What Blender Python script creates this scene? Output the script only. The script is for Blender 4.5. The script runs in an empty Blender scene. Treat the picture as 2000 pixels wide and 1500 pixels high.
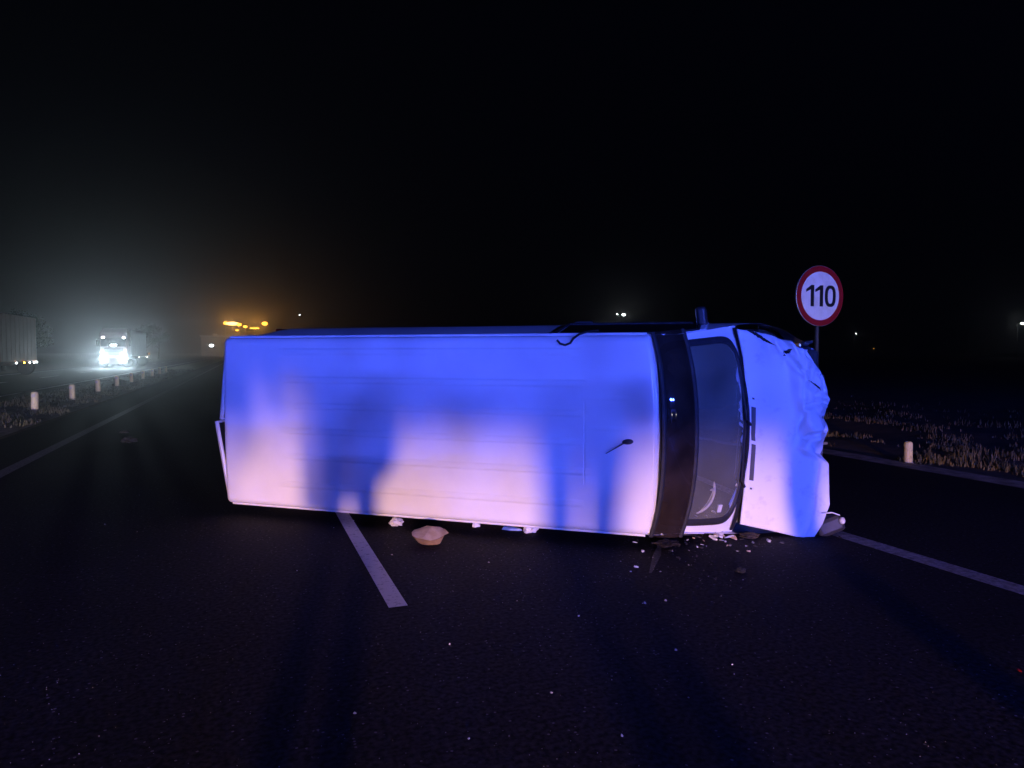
import bpy, bmesh, math, random
from mathutils import Vector, Matrix, noise

R_ = math.radians
random.seed(7)
scene = bpy.context.scene
COL = scene.collection

# ------------------------------------------------------------------ camera, world, exposure
F_PX = 1380.0                       # focal length in pixels of the 2000 x 1500 photograph
CAM_H = 1.55
YAW, PITCH = R_(20.65), math.atan(62 / F_PX)
cam_data = bpy.data.cameras.new('camera')
cam_data.sensor_width = 36.0
cam_data.lens = F_PX / 2000 * 36.0
cam_data.clip_start, cam_data.clip_end = 0.02, 4000
cam = bpy.data.objects.new('camera', cam_data)
COL.objects.link(cam)
cam.location = (0, 0, CAM_H)
cam.rotation_euler = (math.pi / 2 - PITCH, 0, -YAW)
scene.camera = cam

world = bpy.data.worlds.new('World')
scene.world = world
world.use_nodes = True
bg = world.node_tree.nodes['Background']
bg.inputs['Color'].default_value = (0.45, 0.55, 0.75, 1)
bg.inputs['Strength'].default_value = 0.0007          # moonless night sky

scene.view_settings.view_transform = 'Standard'
scene.view_settings.look = 'None'
scene.view_settings.exposure = 0.0
scene.view_settings.gamma = 1.0
scene.render.engine = 'CYCLES'
scene.cycles.use_denoising = True
scene.cycles.max_bounces = 6
scene.cycles.volume_bounces = 0
scene.cycles.transparent_max_bounces = 12
scene.cycles.sample_clamp_indirect = 4.0
scene.cycles.sample_clamp_direct = 0.0

BLUE_POWER = 1.0
HEAD_POWER = 1.0

# ------------------------------------------------------------------ pixel <-> world
CR = Vector((math.cos(YAW), -math.sin(YAW), 0))
CF = Vector((math.sin(YAW) * math.cos(PITCH), math.cos(YAW) * math.cos(PITCH), -math.sin(PITCH)))
CU = CR.cross(CF)
CP = Vector((0, 0, CAM_H))

def ray(u, v):
    return CF + CR * ((u - 1000) / F_PX) - CU * ((v - 750) / F_PX)

def on_z(u, v, z=0.0):
    d = ray(u, v)
    return CP + d * ((z - CAM_H) / d.z)

def at_depth(u, v, depth):
    return CP + ray(u, v) * depth

# ------------------------------------------------------------------ materials
MATS = {}

def new_mat(name):
    m = bpy.data.materials.new(name)
    m.use_nodes = True
    MATS[name] = m
    return m, m.node_tree, m.node_tree.nodes['Principled BSDF']

def mat(name, col, rough=0.5, metal=0.0, var=0.12, scale=6.0, bump=0.0, bscale=60.0, coat=0.0, spec=0.5, col2=None, lo=0.4, hi=0.65):
    """Procedural surface: a base colour broken up by noise, optional second colour and fine relief."""
    if name in MATS:
        return MATS[name]
    m, nt, b = new_mat(name)
    N, L = nt.nodes, nt.links
    tc = N.new('ShaderNodeTexCoord')
    nz = N.new('ShaderNodeTexNoise')
    nz.inputs['Scale'].default_value = scale
    nz.inputs['Detail'].default_value = 6
    nz.inputs['Roughness'].default_value = 0.62
    L.new(tc.outputs['Object'], nz.inputs['Vector'])
    cr = N.new('ShaderNodeValToRGB')
    if col2 is None:
        col2 = tuple(c * (1 - var * 2) for c in col)
    cr.color_ramp.elements[0].position = lo
    cr.color_ramp.elements[1].position = hi
    cr.color_ramp.elements[0].color = (*col2, 1)
    cr.color_ramp.elements[1].color = (*col, 1)
    L.new(nz.outputs['Fac'], cr.inputs['Fac'])
    L.new(cr.outputs['Color'], b.inputs['Base Color'])
    mr = N.new('ShaderNodeMapRange')
    mr.inputs['To Min'].default_value = min(1, rough * 1.25)
    mr.inputs['To Max'].default_value = rough * 0.8
    L.new(nz.outputs['Fac'], mr.inputs['Value'])
    L.new(mr.outputs['Result'], b.inputs['Roughness'])
    b.inputs['Metallic'].default_value = metal
    b.inputs['Specular IOR Level'].default_value = spec
    if coat:
        b.inputs['Coat Weight'].default_value = coat
        b.inputs['Coat Roughness'].default_value = 0.12
    if bump:
        n2 = N.new('ShaderNodeTexNoise')
        n2.inputs['Scale'].default_value = bscale
        n2.inputs['Detail'].default_value = 4
        L.new(tc.outputs['Object'], n2.inputs['Vector'])
        bp = N.new('ShaderNodeBump')
        bp.inputs['Strength'].default_value = bump
        bp.inputs['Distance'].default_value = 0.01
        L.new(n2.outputs['Fac'], bp.inputs['Height'])
        L.new(bp.outputs['Normal'], b.inputs['Normal'])
    return m

def emit(name, col, strength):
    if name in MATS:
        return MATS[name]
    m, nt, b = new_mat(name)
    b.inputs['Base Color'].default_value = (*[min(1, c * 0.5) for c in col], 1)
    b.inputs['Emission Color'].default_value = (*col, 1)
    b.inputs['Emission Strength'].default_value = strength
    return m

def glass(name, tint, film, film_col, rough=0.03, ior=1.5, fscale=1.6):
    """Thin pane: see-through tint, mirror reflection by angle and an uneven film of dust."""
    if name in MATS:
        return MATS[name]
    m, nt, b = new_mat(name)
    N, L = nt.nodes, nt.links
    N.remove(b)
    out = N['Material Output']
    tr = N.new('ShaderNodeBsdfTransparent'); tr.inputs['Color'].default_value = (*tint, 1)
    gl = N.new('ShaderNodeBsdfGlossy'); gl.inputs['Roughness'].default_value = rough
    gl.inputs['Color'].default_value = (0.9, 0.95, 1, 1)
    fr = N.new('ShaderNodeFresnel'); fr.inputs['IOR'].default_value = ior
    mx = N.new('ShaderNodeMixShader')
    L.new(fr.outputs['Fac'], mx.inputs['Fac']); L.new(tr.outputs[0], mx.inputs[1]); L.new(gl.outputs[0], mx.inputs[2])
    df = N.new('ShaderNodeBsdfDiffuse'); df.inputs['Color'].default_value = (*film_col, 1)
    tc = N.new('ShaderNodeTexCoord')
    nz = N.new('ShaderNodeTexNoise'); nz.inputs['Scale'].default_value = fscale; nz.inputs['Detail'].default_value = 5
    L.new(tc.outputs['Object'], nz.inputs['Vector'])
    mr = N.new('ShaderNodeMapRange')
    mr.inputs['From Min'].default_value = 0.3; mr.inputs['From Max'].default_value = 0.75
    mr.inputs['To Min'].default_value = film * 0.5; mr.inputs['To Max'].default_value = film * 1.5
    L.new(nz.outputs['Fac'], mr.inputs['Value'])
    m2 = N.new('ShaderNodeMixShader')
    L.new(mr.outputs['Result'], m2.inputs['Fac']); L.new(mx.outputs[0], m2.inputs[1]); L.new(df.outputs[0], m2.inputs[2])
    L.new(m2.outputs[0], out.inputs['Surface'])
    return m

def asphalt_material():
    m, nt, b = new_mat('asphalt')
    N, L = nt.nodes, nt.links
    tc = N.new('ShaderNodeTexCoord')
    def nz(scale, detail=5):
        n = N.new('ShaderNodeTexNoise'); n.inputs['Scale'].default_value = scale; n.inputs['Detail'].default_value = detail
        L.new(tc.outputs['Object'], n.inputs['Vector']); return n
    big, mid = nz(0.35), nz(38.0, 8)
    cr = N.new('ShaderNodeValToRGB')
    cr.color_ramp.elements[0].position, cr.color_ramp.elements[1].position = 0.36, 0.66
    cr.color_ramp.elements[0].color = (0.003, 0.003, 0.0032, 1)
    cr.color_ramp.elements[1].color = (0.034, 0.033, 0.032, 1)
    L.new(mid.outputs['Fac'], cr.inputs['Fac'])
    mb = N.new('ShaderNodeMixRGB'); mb.blend_type = 'MULTIPLY'; mb.inputs['Fac'].default_value = 0.7
    c2 = N.new('ShaderNodeValToRGB')
    c2.color_ramp.elements[0].position, c2.color_ramp.elements[1].position = 0.35, 0.65
    c2.color_ramp.elements[0].color = (0.45, 0.45, 0.45, 1); c2.color_ramp.elements[1].color = (1, 1, 1, 1)
    L.new(big.outputs['Fac'], c2.inputs['Fac']); L.new(cr.outputs['Color'], mb.inputs['Color1']); L.new(c2.outputs['Color'], mb.inputs['Color2'])
    # pale chips of stone in the wearing course
    vo = N.new('ShaderNodeTexVoronoi'); vo.inputs['Scale'].default_value = 55; L.new(tc.outputs['Object'], vo.inputs['Vector'])
    sep = N.new('ShaderNodeSeparateColor'); L.new(vo.outputs['Color'], sep.inputs['Color'])
    gt = N.new('ShaderNodeMath'); gt.operation = 'GREATER_THAN'; gt.inputs[1].default_value = 0.965; L.new(sep.outputs['Red'], gt.inputs[0])
    lt = N.new('ShaderNodeMath'); lt.operation = 'LESS_THAN'; lt.inputs[1].default_value = 0.34; L.new(vo.outputs['Distance'], lt.inputs[0])
    mu = N.new('ShaderNodeMath'); mu.operation = 'MULTIPLY'; L.new(gt.outputs[0], mu.inputs[0]); L.new(lt.outputs[0], mu.inputs[1])
    ms = N.new('ShaderNodeMixRGB'); ms.inputs['Color2'].default_value = (0.11, 0.105, 0.10, 1)
    L.new(mu.outputs[0], ms.inputs['Fac']); L.new(mb.outputs['Color'], ms.inputs['Color1'])
    L.new(ms.outputs['Color'], b.inputs['Base Color'])
    b.inputs['Roughness'].default_value = 0.8
    b.inputs['Specular IOR Level'].default_value = 0.1
    fine = N.new('ShaderNodeTexVoronoi'); fine.inputs['Scale'].default_value = 70; L.new(tc.outputs['Object'], fine.inputs['Vector'])
    bp = N.new('ShaderNodeBump'); bp.inputs['Strength'].default_value = 0.07; bp.inputs['Distance'].default_value = 0.006
    L.new(fine.outputs['Distance'], bp.inputs['Height']); L.new(bp.outputs['Normal'], b.inputs['Normal'])
    return m

def marking_material(name='road_paint', top=0.66, lo=0.30, hi=0.46):
    m, nt, b = new_mat(name)
    N, L = nt.nodes, nt.links
    tc = N.new('ShaderNodeTexCoord')
    n1 = N.new('ShaderNodeTexNoise'); n1.inputs['Scale'].default_value = 22; n1.inputs['Detail'].default_value = 8; n1.inputs['Roughness'].default_value = 0.75
    L.new(tc.outputs['Object'], n1.inputs['Vector'])
    cr = N.new('ShaderNodeValToRGB')
    cr.color_ramp.elements[0].position, cr.color_ramp.elements[1].position = lo, hi
    cr.color_ramp.elements[0].color = (0.06, 0.06, 0.06, 1); cr.color_ramp.elements[1].color = (top, top * .98, top * .95, 1)
    L.new(n1.outputs['Fac'], cr.inputs['Fac']); L.new(cr.outputs['Color'], b.inputs['Base Color'])
    b.inputs['Roughness'].default_value = 0.6
    bp = N.new('ShaderNodeBump'); bp.inputs['Strength'].default_value = 0.5; bp.inputs['Distance'].default_value = 0.006
    L.new(n1.outputs['Fac'], bp.inputs['Height']); L.new(bp.outputs['Normal'], b.inputs['Normal'])
    return m

asphalt_material(); marking_material(); marking_material('worn_paint', 0.32, 0.36, 0.62); marking_material('faded_paint', 0.26, 0.44, 0.66)
mat('dirt', (0.10, 0.07, 0.03), 0.95, var=0.3, scale=3.0, bump=0.8, bscale=25)
mat('median_gravel', (0.30, 0.27, 0.20), 0.95, scale=4.0, col2=(0.11, 0.10, 0.06), lo=0.36, hi=0.62, bump=0.8, bscale=30)
mat('gutter_concrete', (0.30, 0.27, 0.23), 0.9, var=0.3, scale=5.0, bump=0.4)
mat('van_paint', (0.80, 0.80, 0.79), 0.32, var=0.035, scale=2.2, coat=0.25, lo=0.3, hi=0.6)
mat('van_paint_crushed', (0.80, 0.80, 0.79), 0.42, scale=9.0, col2=(0.66, 0.64, 0.62), lo=0.28, hi=0.44, bump=0.10, bscale=14)
mat('black_rubber', (0.018, 0.018, 0.019), 0.65, var=0.2, scale=14)
mat('black_plastic', (0.025, 0.025, 0.027), 0.45, var=0.2, scale=10, bump=0.1, bscale=120)
mat('grey_plastic', (0.17, 0.19, 0.18), 0.75, var=0.15, scale=8)
mat('wheel_grey', (0.40, 0.40, 0.37), 0.6, var=0.1)
mat('seat_cloth', (0.10, 0.105, 0.11), 0.95, var=0.2, scale=20, bump=0.3, bscale=200)
mat('steel', (0.42, 0.42, 0.42), 0.38, metal=0.9, var=0.15, scale=8)
mat('dark_pole', (0.045, 0.046, 0.05), 0.6, metal=0.2, var=0.15)
mat('galvanised', (0.34, 0.35, 0.36), 0.5, metal=0.6, var=0.12, scale=12)
mat('tyre', (0.02, 0.02, 0.02), 0.85, var=0.2, scale=30, bump=0.3, bscale=150)
mat('lamp_lens', (0.65, 0.65, 0.66), 0.1, var=0.05)
mat('red_lens', (0.16, 0.008, 0.008), 0.15, var=0.1)
mat('amber_lens', (0.7, 0.22, 0.01), 0.15, var=0.1)
mat('underbody', (0.035, 0.033, 0.03), 0.85, var=0.25, scale=6)
mat('sign_white', (0.82, 0.82, 0.82), 0.45, scale=5, col2=(0.68, 0.67, 0.64), lo=0.3, hi=0.55)
mat('sign_red', (0.30, 0.006, 0.012), 0.45, var=0.05, scale=3)
mat('sign_black', (0.008, 0.008, 0.01), 0.5, var=0.02)
mat('post_white', (0.76, 0.70, 0.46), 0.7, scale=14, col2=(0.48, 0.43, 0.33), lo=0.3, hi=0.5)
mat('post_cream', (0.68, 0.54, 0.26), 0.75, scale=12, col2=(0.42, 0.32, 0.14), lo=0.3, hi=0.5)
mat('tan_card', (0.34, 0.22, 0.12), 0.9, scale=14, col2=(0.18, 0.11, 0.06), lo=0.3, hi=0.6, bump=0.2)
mat('tan_card_inside', (0.48, 0.37, 0.27), 0.9, scale=10, col2=(0.33, 0.23, 0.15), lo=0.3, hi=0.6)
mat('white_plastic', (0.70, 0.70, 0.70), 0.4, var=0.08, scale=20)
mat('blue_plastic', (0.10, 0.18, 0.50), 0.4, var=0.1, scale=20)
mat('grit_grey', (0.30, 0.30, 0.29), 0.5, var=.2, scale=3)
mat('soil_clod', (0.05, 0.035, 0.02), 0.95, var=0.3, scale=20, bump=0.5)
mat('dark_scrap', (0.012, 0.012, 0.012), 0.8, var=0.2, scale=20)
glass('windscreen_glass', (0.72, 0.80, 0.76), 0.40, (0.30, 0.31, 0.24), rough=0.02, ior=1.55)
glass('visor_glass', (0.05, 0.055, 0.06), 0.15, (0.17, 0.12, 0.09), rough=0.03, ior=1.6, fscale=4.5)
glass('side_glass', (0.10, 0.11, 0.12), 0.05, (0.2, 0.2, 0.2), rough=0.02)

# ------------------------------------------------------------------ mesh helpers
def mk(name, verts, faces, material, parent=None, smooth=False):
    me = bpy.data.meshes.new(name)
    me.from_pydata([tuple(v) for v in verts], [], faces)
    me.update()
    if smooth:
        me.polygons.foreach_set('use_smooth', [True] * len(me.polygons))
    o = bpy.data.objects.new(name, me)
    COL.objects.link(o)
    if material:
        me.materials.append(MATS[material] if isinstance(material, str) else material)
    if parent:
        o.parent = parent
    return o

def from_bm(name, bm, material, parent=None, smooth=False):
    bmesh.ops.recalc_face_normals(bm, faces=bm.faces)
    me = bpy.data.meshes.new(name)
    bm.to_mesh(me); bm.free()
    if smooth:
        me.polygons.foreach_set('use_smooth', [True] * len(me.polygons))
    o = bpy.data.objects.new(name, me)
    COL.objects.link(o)
    if material:
        me.materials.append(MATS[material] if isinstance(material, str) else material)
    if parent:
        o.parent = parent
    return o

def bm_box(bm, c, s, rot=None, bev=0.0, seg=2):
    r = bmesh.ops.create_cube(bm, size=1.0)
    vs = r['verts']
    M = Matrix.Translation(Vector(c)) @ (rot.to_4x4() if rot else Matrix.Identity(4)) @ Matrix.Diagonal((*s, 1))
    bmesh.ops.transform(bm, matrix=M, verts=vs)
    if bev:
        es = list({e for v in vs for e in v.link_edges})
        bmesh.ops.bevel(bm, geom=es, offset=bev, segments=seg, affect='EDGES', profile=0.5)

def box(name, c, s, material, parent=None, rot=None, bev=0.01, seg=2):
    bm = bmesh.new(); bm_box(bm, c, s, rot, bev, seg)
    return from_bm(name, bm, material, parent)

def bm_tube(bm, pts, rad, n=10, cap=True):
    pts = [Vector(p) for p in pts]
    rads = rad if isinstance(rad, (list, tuple)) else [rad] * len(pts)
    rings = []
    for i, p in enumerate(pts):
        d = (pts[min(i + 1, len(pts) - 1)] - pts[max(i - 1, 0)]).normalized()
        a = d.orthogonal().normalized() if i == 0 else (prev - d * prev.dot(d)).normalized()
        prev = a
        b = d.cross(a)
        rings.append([bm.verts.new(p + (a * math.cos(2 * math.pi * k / n) + b * math.sin(2 * math.pi * k / n)) * rads[i]) for k in range(n)])
    for i in range(len(rings) - 1):
        for k in range(n):
            bm.faces.new((rings[i][k], rings[i][(k + 1) % n], rings[i + 1][(k + 1) % n], rings[i + 1][k]))
    if cap:
        bm.faces.new(rings[0][::-1]); bm.faces.new(rings[-1])

def tube(name, pts, rad, material, parent=None, n=10):
    bm = bmesh.new(); bm_tube(bm, pts, rad, n)
    return from_bm(name, bm, material, parent, smooth=False)

def bm_lathe(bm, prof, M=None, n=24):
    """prof = [(radius, height)], turned about z, moved by M."""
    M = M or Matrix.Identity(4)
    rings = []
    for r, z in prof:
        rings.append([bm.verts.new(M @ Vector((max(r, 1e-4) * math.cos(2 * math.pi * k / n), max(r, 1e-4) * math.sin(2 * math.pi * k / n), z))) for k in range(n)])
    for i in range(len(rings) - 1):
        for k in range(n):
            bm.faces.new((rings[i][k], rings[i][(k + 1) % n], rings[i + 1][(k + 1) % n], rings[i + 1][k]))
    bm.faces.new(rings[0][::-1]); bm.faces.new(rings[-1])

def lathe(name, prof, material, parent=None, M=None, n=24, smooth=False):
    bm = bmesh.new(); bm_lathe(bm, prof, M, n)
    return from_bm(name, bm, material, parent, smooth)

def grid(name, fn, nu, nv, material, parent=None, smooth=True, flip=False):
    vs = [fn(i / (nu - 1), j / (nv - 1)) for i in range(nu) for j in range(nv)]
    fs = []
    for i in range(nu - 1):
        for j in range(nv - 1):
            q = (i * nv + j, i * nv + j + 1, (i + 1) * nv + j + 1, (i + 1) * nv + j)
            fs.append(q[::-1] if flip else q)
    return mk(name, vs, fs, material, parent, smooth)

def thing(name, loc, label, cat, group=None, rz=0.0):
    o = bpy.data.objects.new(name, None)
    COL.objects.link(o)
    o.empty_display_size = 0.2
    o.location = loc; o.rotation_euler = (0, 0, rz)
    return tag(o, label, cat, group)

def tag(o, label, cat, group=None):
    o['label'] = label; o['category'] = cat
    if group: o['group'] = group
    return o

def struct(o):
    o['kind'] = 'structure'
    return o

def copy_tree(o, parent=None):
    c = o.copy(); COL.objects.link(c); c.parent = parent
    for ch in list(o.children):
        copy_tree(ch, c)
    return c

def sm(a, b, x):
    t = max(0.0, min(1.0, (x - a) / (b - a)))
    return t * t * (3 - 2 * t)

# ------------------------------------------------------------------ ground and roads
def gz(x, y):
    """height of the open ground beside the carriageways"""
    h = -0.03
    if x > 8.7:
        h += 0.10 * noise.noise(Vector((x * 0.7, y * 0.7, 0))) * min(1, (x - 8.7) / 1.5) + 0.02 * min(x - 8.7, 12)
    if -7.0 < x < -4.2:
        h += 0.05
    return h

xs = [-900, -300, -120, -60, -30, -18, -16.6, -7.2, -6.8, -5.6, -4.4, -4.1, 8.3, 8.7] + [8.7 + 0.3 * k for k in range(1, 30)] + [20, 40, 90, 200, 500, 900]
ys = [-60, -40] + [-20 + 0.6 * k for k in range(100)] + [45, 55, 70, 100, 160, 300, 600, 1100]
gv = [(x, y, gz(x, y) if -17 < x < 40 else -0.03) for x in xs for y in ys]
gf = [(i * len(ys) + j, (i + 1) * len(ys) + j, (i + 1) * len(ys) + j + 1, i * len(ys) + j + 1) for i in range(len(xs) - 1) for j in range(len(ys) - 1)]
struct(mk('ground', gv, gf, 'dirt', smooth=True))

def strip(name, x0, x1, y0, y1, z, material, parent=None, dz=0.0):
    n = max(2, int((y1 - y0) / 6) + 1)
    vs = []
    for k in range(n):
        y = y0 + (y1 - y0) * k / (n - 1)
        vs += [(x0, y, z), (x1, y, z)]
    fs = [(2 * k, 2 * k + 1, 2 * k + 3, 2 * k + 2) for k in range(n - 1)]
    return mk(name, vs, fs, material, parent)

struct(strip('road', -4.1, 8.25, -60, 700, 0.0, 'asphalt'))
struct(strip('opposite_road', -16.6, -7.1, -60, 700, 0.0, 'asphalt'))
struct(strip('road_gutter', 8.25, 8.66, -60, 300, 0.006, 'gutter_concrete'))
struct(strip('median', -7.02, -4.16, -60, 300, 0.026, 'median_gravel'))
struct(strip('edge_line', -3.03, -2.85, -60, 500, 0.004, 'faded_paint'))
struct(strip('edge_line', 4.62, 4.80, -60, 500, 0.004, 'worn_paint'))
struct(strip('edge_line', -15.4, -15.25, -60, 500, 0.004, 'road_paint'))
struct(strip('edge_line', -8.15, -8.0, -60, 500, 0.004, 'road_paint'))
dash_end = on_z(778, 1186)
DX = dash_end.x
for k in range(-1, 14):
    y0 = dash_end.y + k * 11.0
    struct(strip('lane_dash', DX - 0.058, DX + 0.058, y0, y0 + 4.6, 0.0045, 'road_paint'))
for k in range(14):
    struct(strip('lane_dash', -11.7, -11.55, 6 + k * 11.0, 10.5 + k * 11.0, 0.0045, 'road_paint'))

# ------------------------------------------------------------------ the overturned van
A = on_z(441, 981, 0.12)            # rear lower corner of the roof
B = on_z(1262, 1046, 0.12)          # front lower corner of the roof
ex = (B - A).normalized()
ey = Vector((0, 0, 1))
ez = ex.cross(ey)
ROOF_Z = 1.95
VAN_L = (B - A).length
T = A + ey * 0.78 - ez * ROOF_Z
VM = Matrix(((ex.x, ey.x, ez.x, T.x), (ex.y, ey.y, ez.y, T.y), (ex.z, ey.z, ez.z, T.z), (0, 0, 0, 1)))
VI = VM.inverted()
van = thing('van', (0, 0, 0), 'white panel van lying on its side across the road with crumpled bonnet', 'van')
van.matrix_world = VM

XF = VAN_L + 0.085             # top of the windscreen
XC = XF + 0.66                 # cowl
XN = XF + 1.33                 # nose
ZR, ZC, ZN = 1.90, 1.20, 0.93

def van_plane(u, v, p0, d1, d2):
    """pixel -> van-local point on the plane through p0 spanned by d1, d2"""
    o = VI @ CP
    d = (VI.to_3x3()) @ ray(u, v)
    n = Vector(d1).cross(Vector(d2))
    t = n.dot(Vector(p0) - o) / n.dot(d)
    return o + d * t

def W(x, z):
    w = 0.90 - 0.115 * sm(1.05, 1.9, z) - 0.03 * (1 - sm(0.3, 0.6, z))
    if x > XC - 0.1:
        w *= 1 - 0.10 * ((x - XC + 0.1) / (XN - XC + 0.1)) ** 2.2
    if x < 0.25:
        w -= 0.035 * (1 - x / 0.25) ** 2
    return w

def ztop(x):
    if x <= XF: return ZR - (0.02 * (1 - x / 0.2) ** 2 if x < 0.2 else 0)
    if x <= XC: return ZR + (ZC - ZR) * (x - XF) / (XC - XF)
    return ZC + (ZN - ZC) * (x - XC) / (XN - XC)

WX = (0.95, XC - 0.02)
def zbot(x):
    z = 0.32
    for c in WX:
        if abs(x - c) < 0.37:
            z = max(z, 0.33 + math.sqrt(0.37 ** 2 - (x - c) ** 2))
    return z

def crush(x, y, z):
    """dent of the front corner that took the blow (the upper one as it lies)"""
    k = sm(XC + 0.05, XN, x) * sm(0.15, 0.85, y)
    n = noise.noise(Vector((x * 6, y * 6, z * 6)))
    return Vector((-0.16 * k + 0.05 * n * k, -0.10 * k + 0.07 * k * n, -0.05 * k + 0.05 * n * k))

nx, nz_ = 110, 22
for sgn in (1, -1):
    def side(u, v, s=sgn):
        x = u * XN
        z = zbot(x) + (ztop(x) - zbot(x)) * v
        p = Vector((x, s * W(x, z), z))
        return p + crush(*p)
    o = grid('side_panel', side, nx, nz_, 'van_paint', van, flip=(sgn < 0))

# floor and underbody
box('underbody', (XN / 2 - 0.1, 0, 0.40), (XN - 0.5, 1.46, 0.14), 'underbody', van, bev=0.03)
box('cargo_floor', (XF / 2, 0, 0.52), (XF - 0.1, 1.66, 0.03), 'underbody', van, bev=0.0)
box('bulkhead', (XF - 1.05, 0, 1.18), (0.03, 1.50, 1.28), 'underbody', van, bev=0.0)

# roof panel with pressed ribs
RIBS = [0.655, 0.40, 0.165, -0.065, -0.30, -0.56]
def rib(y, x):
    h = 0
    for i, c in enumerate(RIBS):
        a = abs(y - c)
        x0 = 0.62 + 0.12 * ((i * 37) % 5) / 4
        x1 = XF - 0.62 + 0.05 * ((i * 53) % 3)
        if a < 0.05:
            h += (1 - sm(0.018, 0.030, a)) * sm(x0, x0 + 0.10, x) * (1 - sm(x1 - 0.10, x1, x)) * 0.009
    for c in (0.29, 0.05):
        a = abs(y - c)
        h += (1 - sm(0.008, 0.02, a)) * sm(XF - 0.50, XF - 0.44, x) * (1 - sm(XF - 0.28, XF - 0.22, x)) * 0.003
    a = abs(x - (XF - 0.575))
    h -= (1 - sm(0.001, 0.006, a)) * sm(-0.42, -0.36, y) * (1 - sm(0.22, 0.28, y)) * 0.007
    return h
# non-uniform rows/columns so that the pressings are sharp
rx = sorted(set([round(0.06 * k, 4) for k in range(int(XF / 0.06) + 1)] + [XF - 0.575 + d for d in (-0.010, -0.006, -0.003, 0, 0.003, 0.006, 0.010)] + [0.0, 0.006, 0.015, 0.03, 0.045, XF, XF - 0.01, XF - 0.025]))
ry = [-0.72 + 0.0072 * k for k in range(201)]
sec = []          # (y, z, flat?) across the roof incl. rolled edges
for k in range(10, -1, -1):
    a = R_(90 * k / 10)
    sec.append((0.72 + 0.065 * math.sin(a), 1.90 + 0.055 * math.cos(a)))
sec = [(-y, z) for y, z in sec][::1] + [(y, 1.955 + 0.022 * (1 - (y / 0.72) ** 2)) for y in ry[1:-1]] + sec[::-1]
rv, rf = [], []
for x in rx:
    for (y, z) in sec:
        xx = x
        bow = 0.085 * (abs(y) / 0.785) ** 2.6
        xx = x - bow * sm(XF - 0.5, XF, x)
        zz = z
        if x < 0.05:
            zz -= 0.05 - math.sqrt(max(0, 0.05 ** 2 - (0.05 - x) ** 2))
        if x > XF - 0.04:
            q = (x - XF + 0.04) / 0.04
            zz -= 0.018 * q * q
        zz += rib(y, x) + 0.003 * noise.noise(Vector((x * 1.3, y * 2.2, 3.1)))
        rv.append((xx, y, zz))
n2 = len(sec)
for i in range(len(rx) - 1):
    for j in range(n2 - 1):
        rf.append((i * n2 + j, (i + 1) * n2 + j, (i + 1) * n2 + j + 1, i * n2 + j + 1))
roof = mk('roof', rv, rf, 'van_paint', van, smooth=True)

# rain gutters along both roof edges
for s in (1, -1):
    def gut(u, v, s=s):
        x = 0.04 + u * (XF - 0.14)
        a = 2 * math.pi * v
        return Vector((x, s * (0.793 + 0.012 * math.cos(a)), 1.893 + 0.011 * math.sin(a)))
    grid('rain_gutter', gut, 40, 9, 'van_paint', van)

# windscreen surround, glass, seal, visor
def cab(s, t, off=0.0):
    """cab front: s across (-1..1), t from the roof edge (0) to the cowl (1)"""
    top = Vector((XF - 0.085 * abs(s) ** 2.6 + 0.004, s * 0.775, 1.945 - 0.05 * abs(s) ** 3))
    bot = Vector((XC + 0.03 - 0.14 * s * s, s * 0.872, ZC + 0.02))
    p = top.lerp(bot, t)
    bulge = 0.035 * math.sin(math.pi * max(0, min(1, t)))
    return p + Vector((0.69, 0, 0.72)) * (bulge + off)

def rrect(hs, t0, t1, r_s, r_t, n=72):
    pts = []
    for k in range(n):
        a = 2 * math.pi * k / n
        c, s_ = math.cos(a), math.sin(a)
        e = 0.28
        q = (abs(c) ** e) * (1 if c >= 0 else -1), (abs(s_) ** e) * (1 if s_ >= 0 else -1)
        pts.append((hs * q[0], (t0 + t1) / 2 + (t1 - t0) / 2 * q[1]))
    return pts

ws = rrect(0.885, 0.03, 0.93, 0, 0)
nK = len(ws)
def ring_mesh(name, rings, material, parent, close=False, smooth=True):
    vs = [p for r_ in rings for p in r_]
    fs = []
    for i in range(len(rings) - 1):
        for k in range(nK):
            fs.append((i * nK + k, i * nK + (k + 1) % nK, (i + 1) * nK + (k + 1) % nK, (i + 1) * nK + k))
    if close:
        fs.append(tuple(range((len(rings) - 1) * nK, len(rings) * nK)))
    return mk(name, vs, fs, material, parent, smooth)
c0 = (0.0, 0.47)
def scaled(k, off):
    return [cab(c0[0] + (s - c0[0]) * k, c0[1] + (t - c0[1]) * k, off) for s, t in ws]
windscreen = ring_mesh('windscreen', [scaled(k, -0.004) for k in (1.0, 0.9, 0.78, 0.64, 0.48, 0.32, 0.16, 0.05)], 'windscreen_glass', van, close=True)
ring_mesh('windscreen_seal', [scaled(0.965, 0.0), scaled(0.972, 0.007), scaled(1.03, 0.009), scaled(1.045, 0.0)], 'black_rubber', van)
outer = []
for s, t in ws:
    m = max(abs(s) / 1.0, abs(t - c0[1]) / 0.53)
    ang_s, ang_t = s / m, c0[1] + (t - c0[1]) / m
    outer.append(cab(ang_s, max(-0.005, min(1.0, ang_t)), -0.001))
ring_mesh('windscreen_surround', [scaled(1.0, -0.006), scaled(1.045, -0.003), outer], 'van_paint', van)
# lips closing the pillars against the doors
for s in (1, -1):
    def pil(u, v, s=s):
        x = XF - 0.10 + u * (XC - XF + 0.03)
        a = cab(s, max(0, u))
        z = ztop(min(max(x, XF), XC))
        b = Vector((x, s * W(x, z), z))
        return a.lerp(b, v)
    grid('windscreen_pillar', pil, 14, 4, 'van_paint', van, flip=(s > 0))

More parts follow.
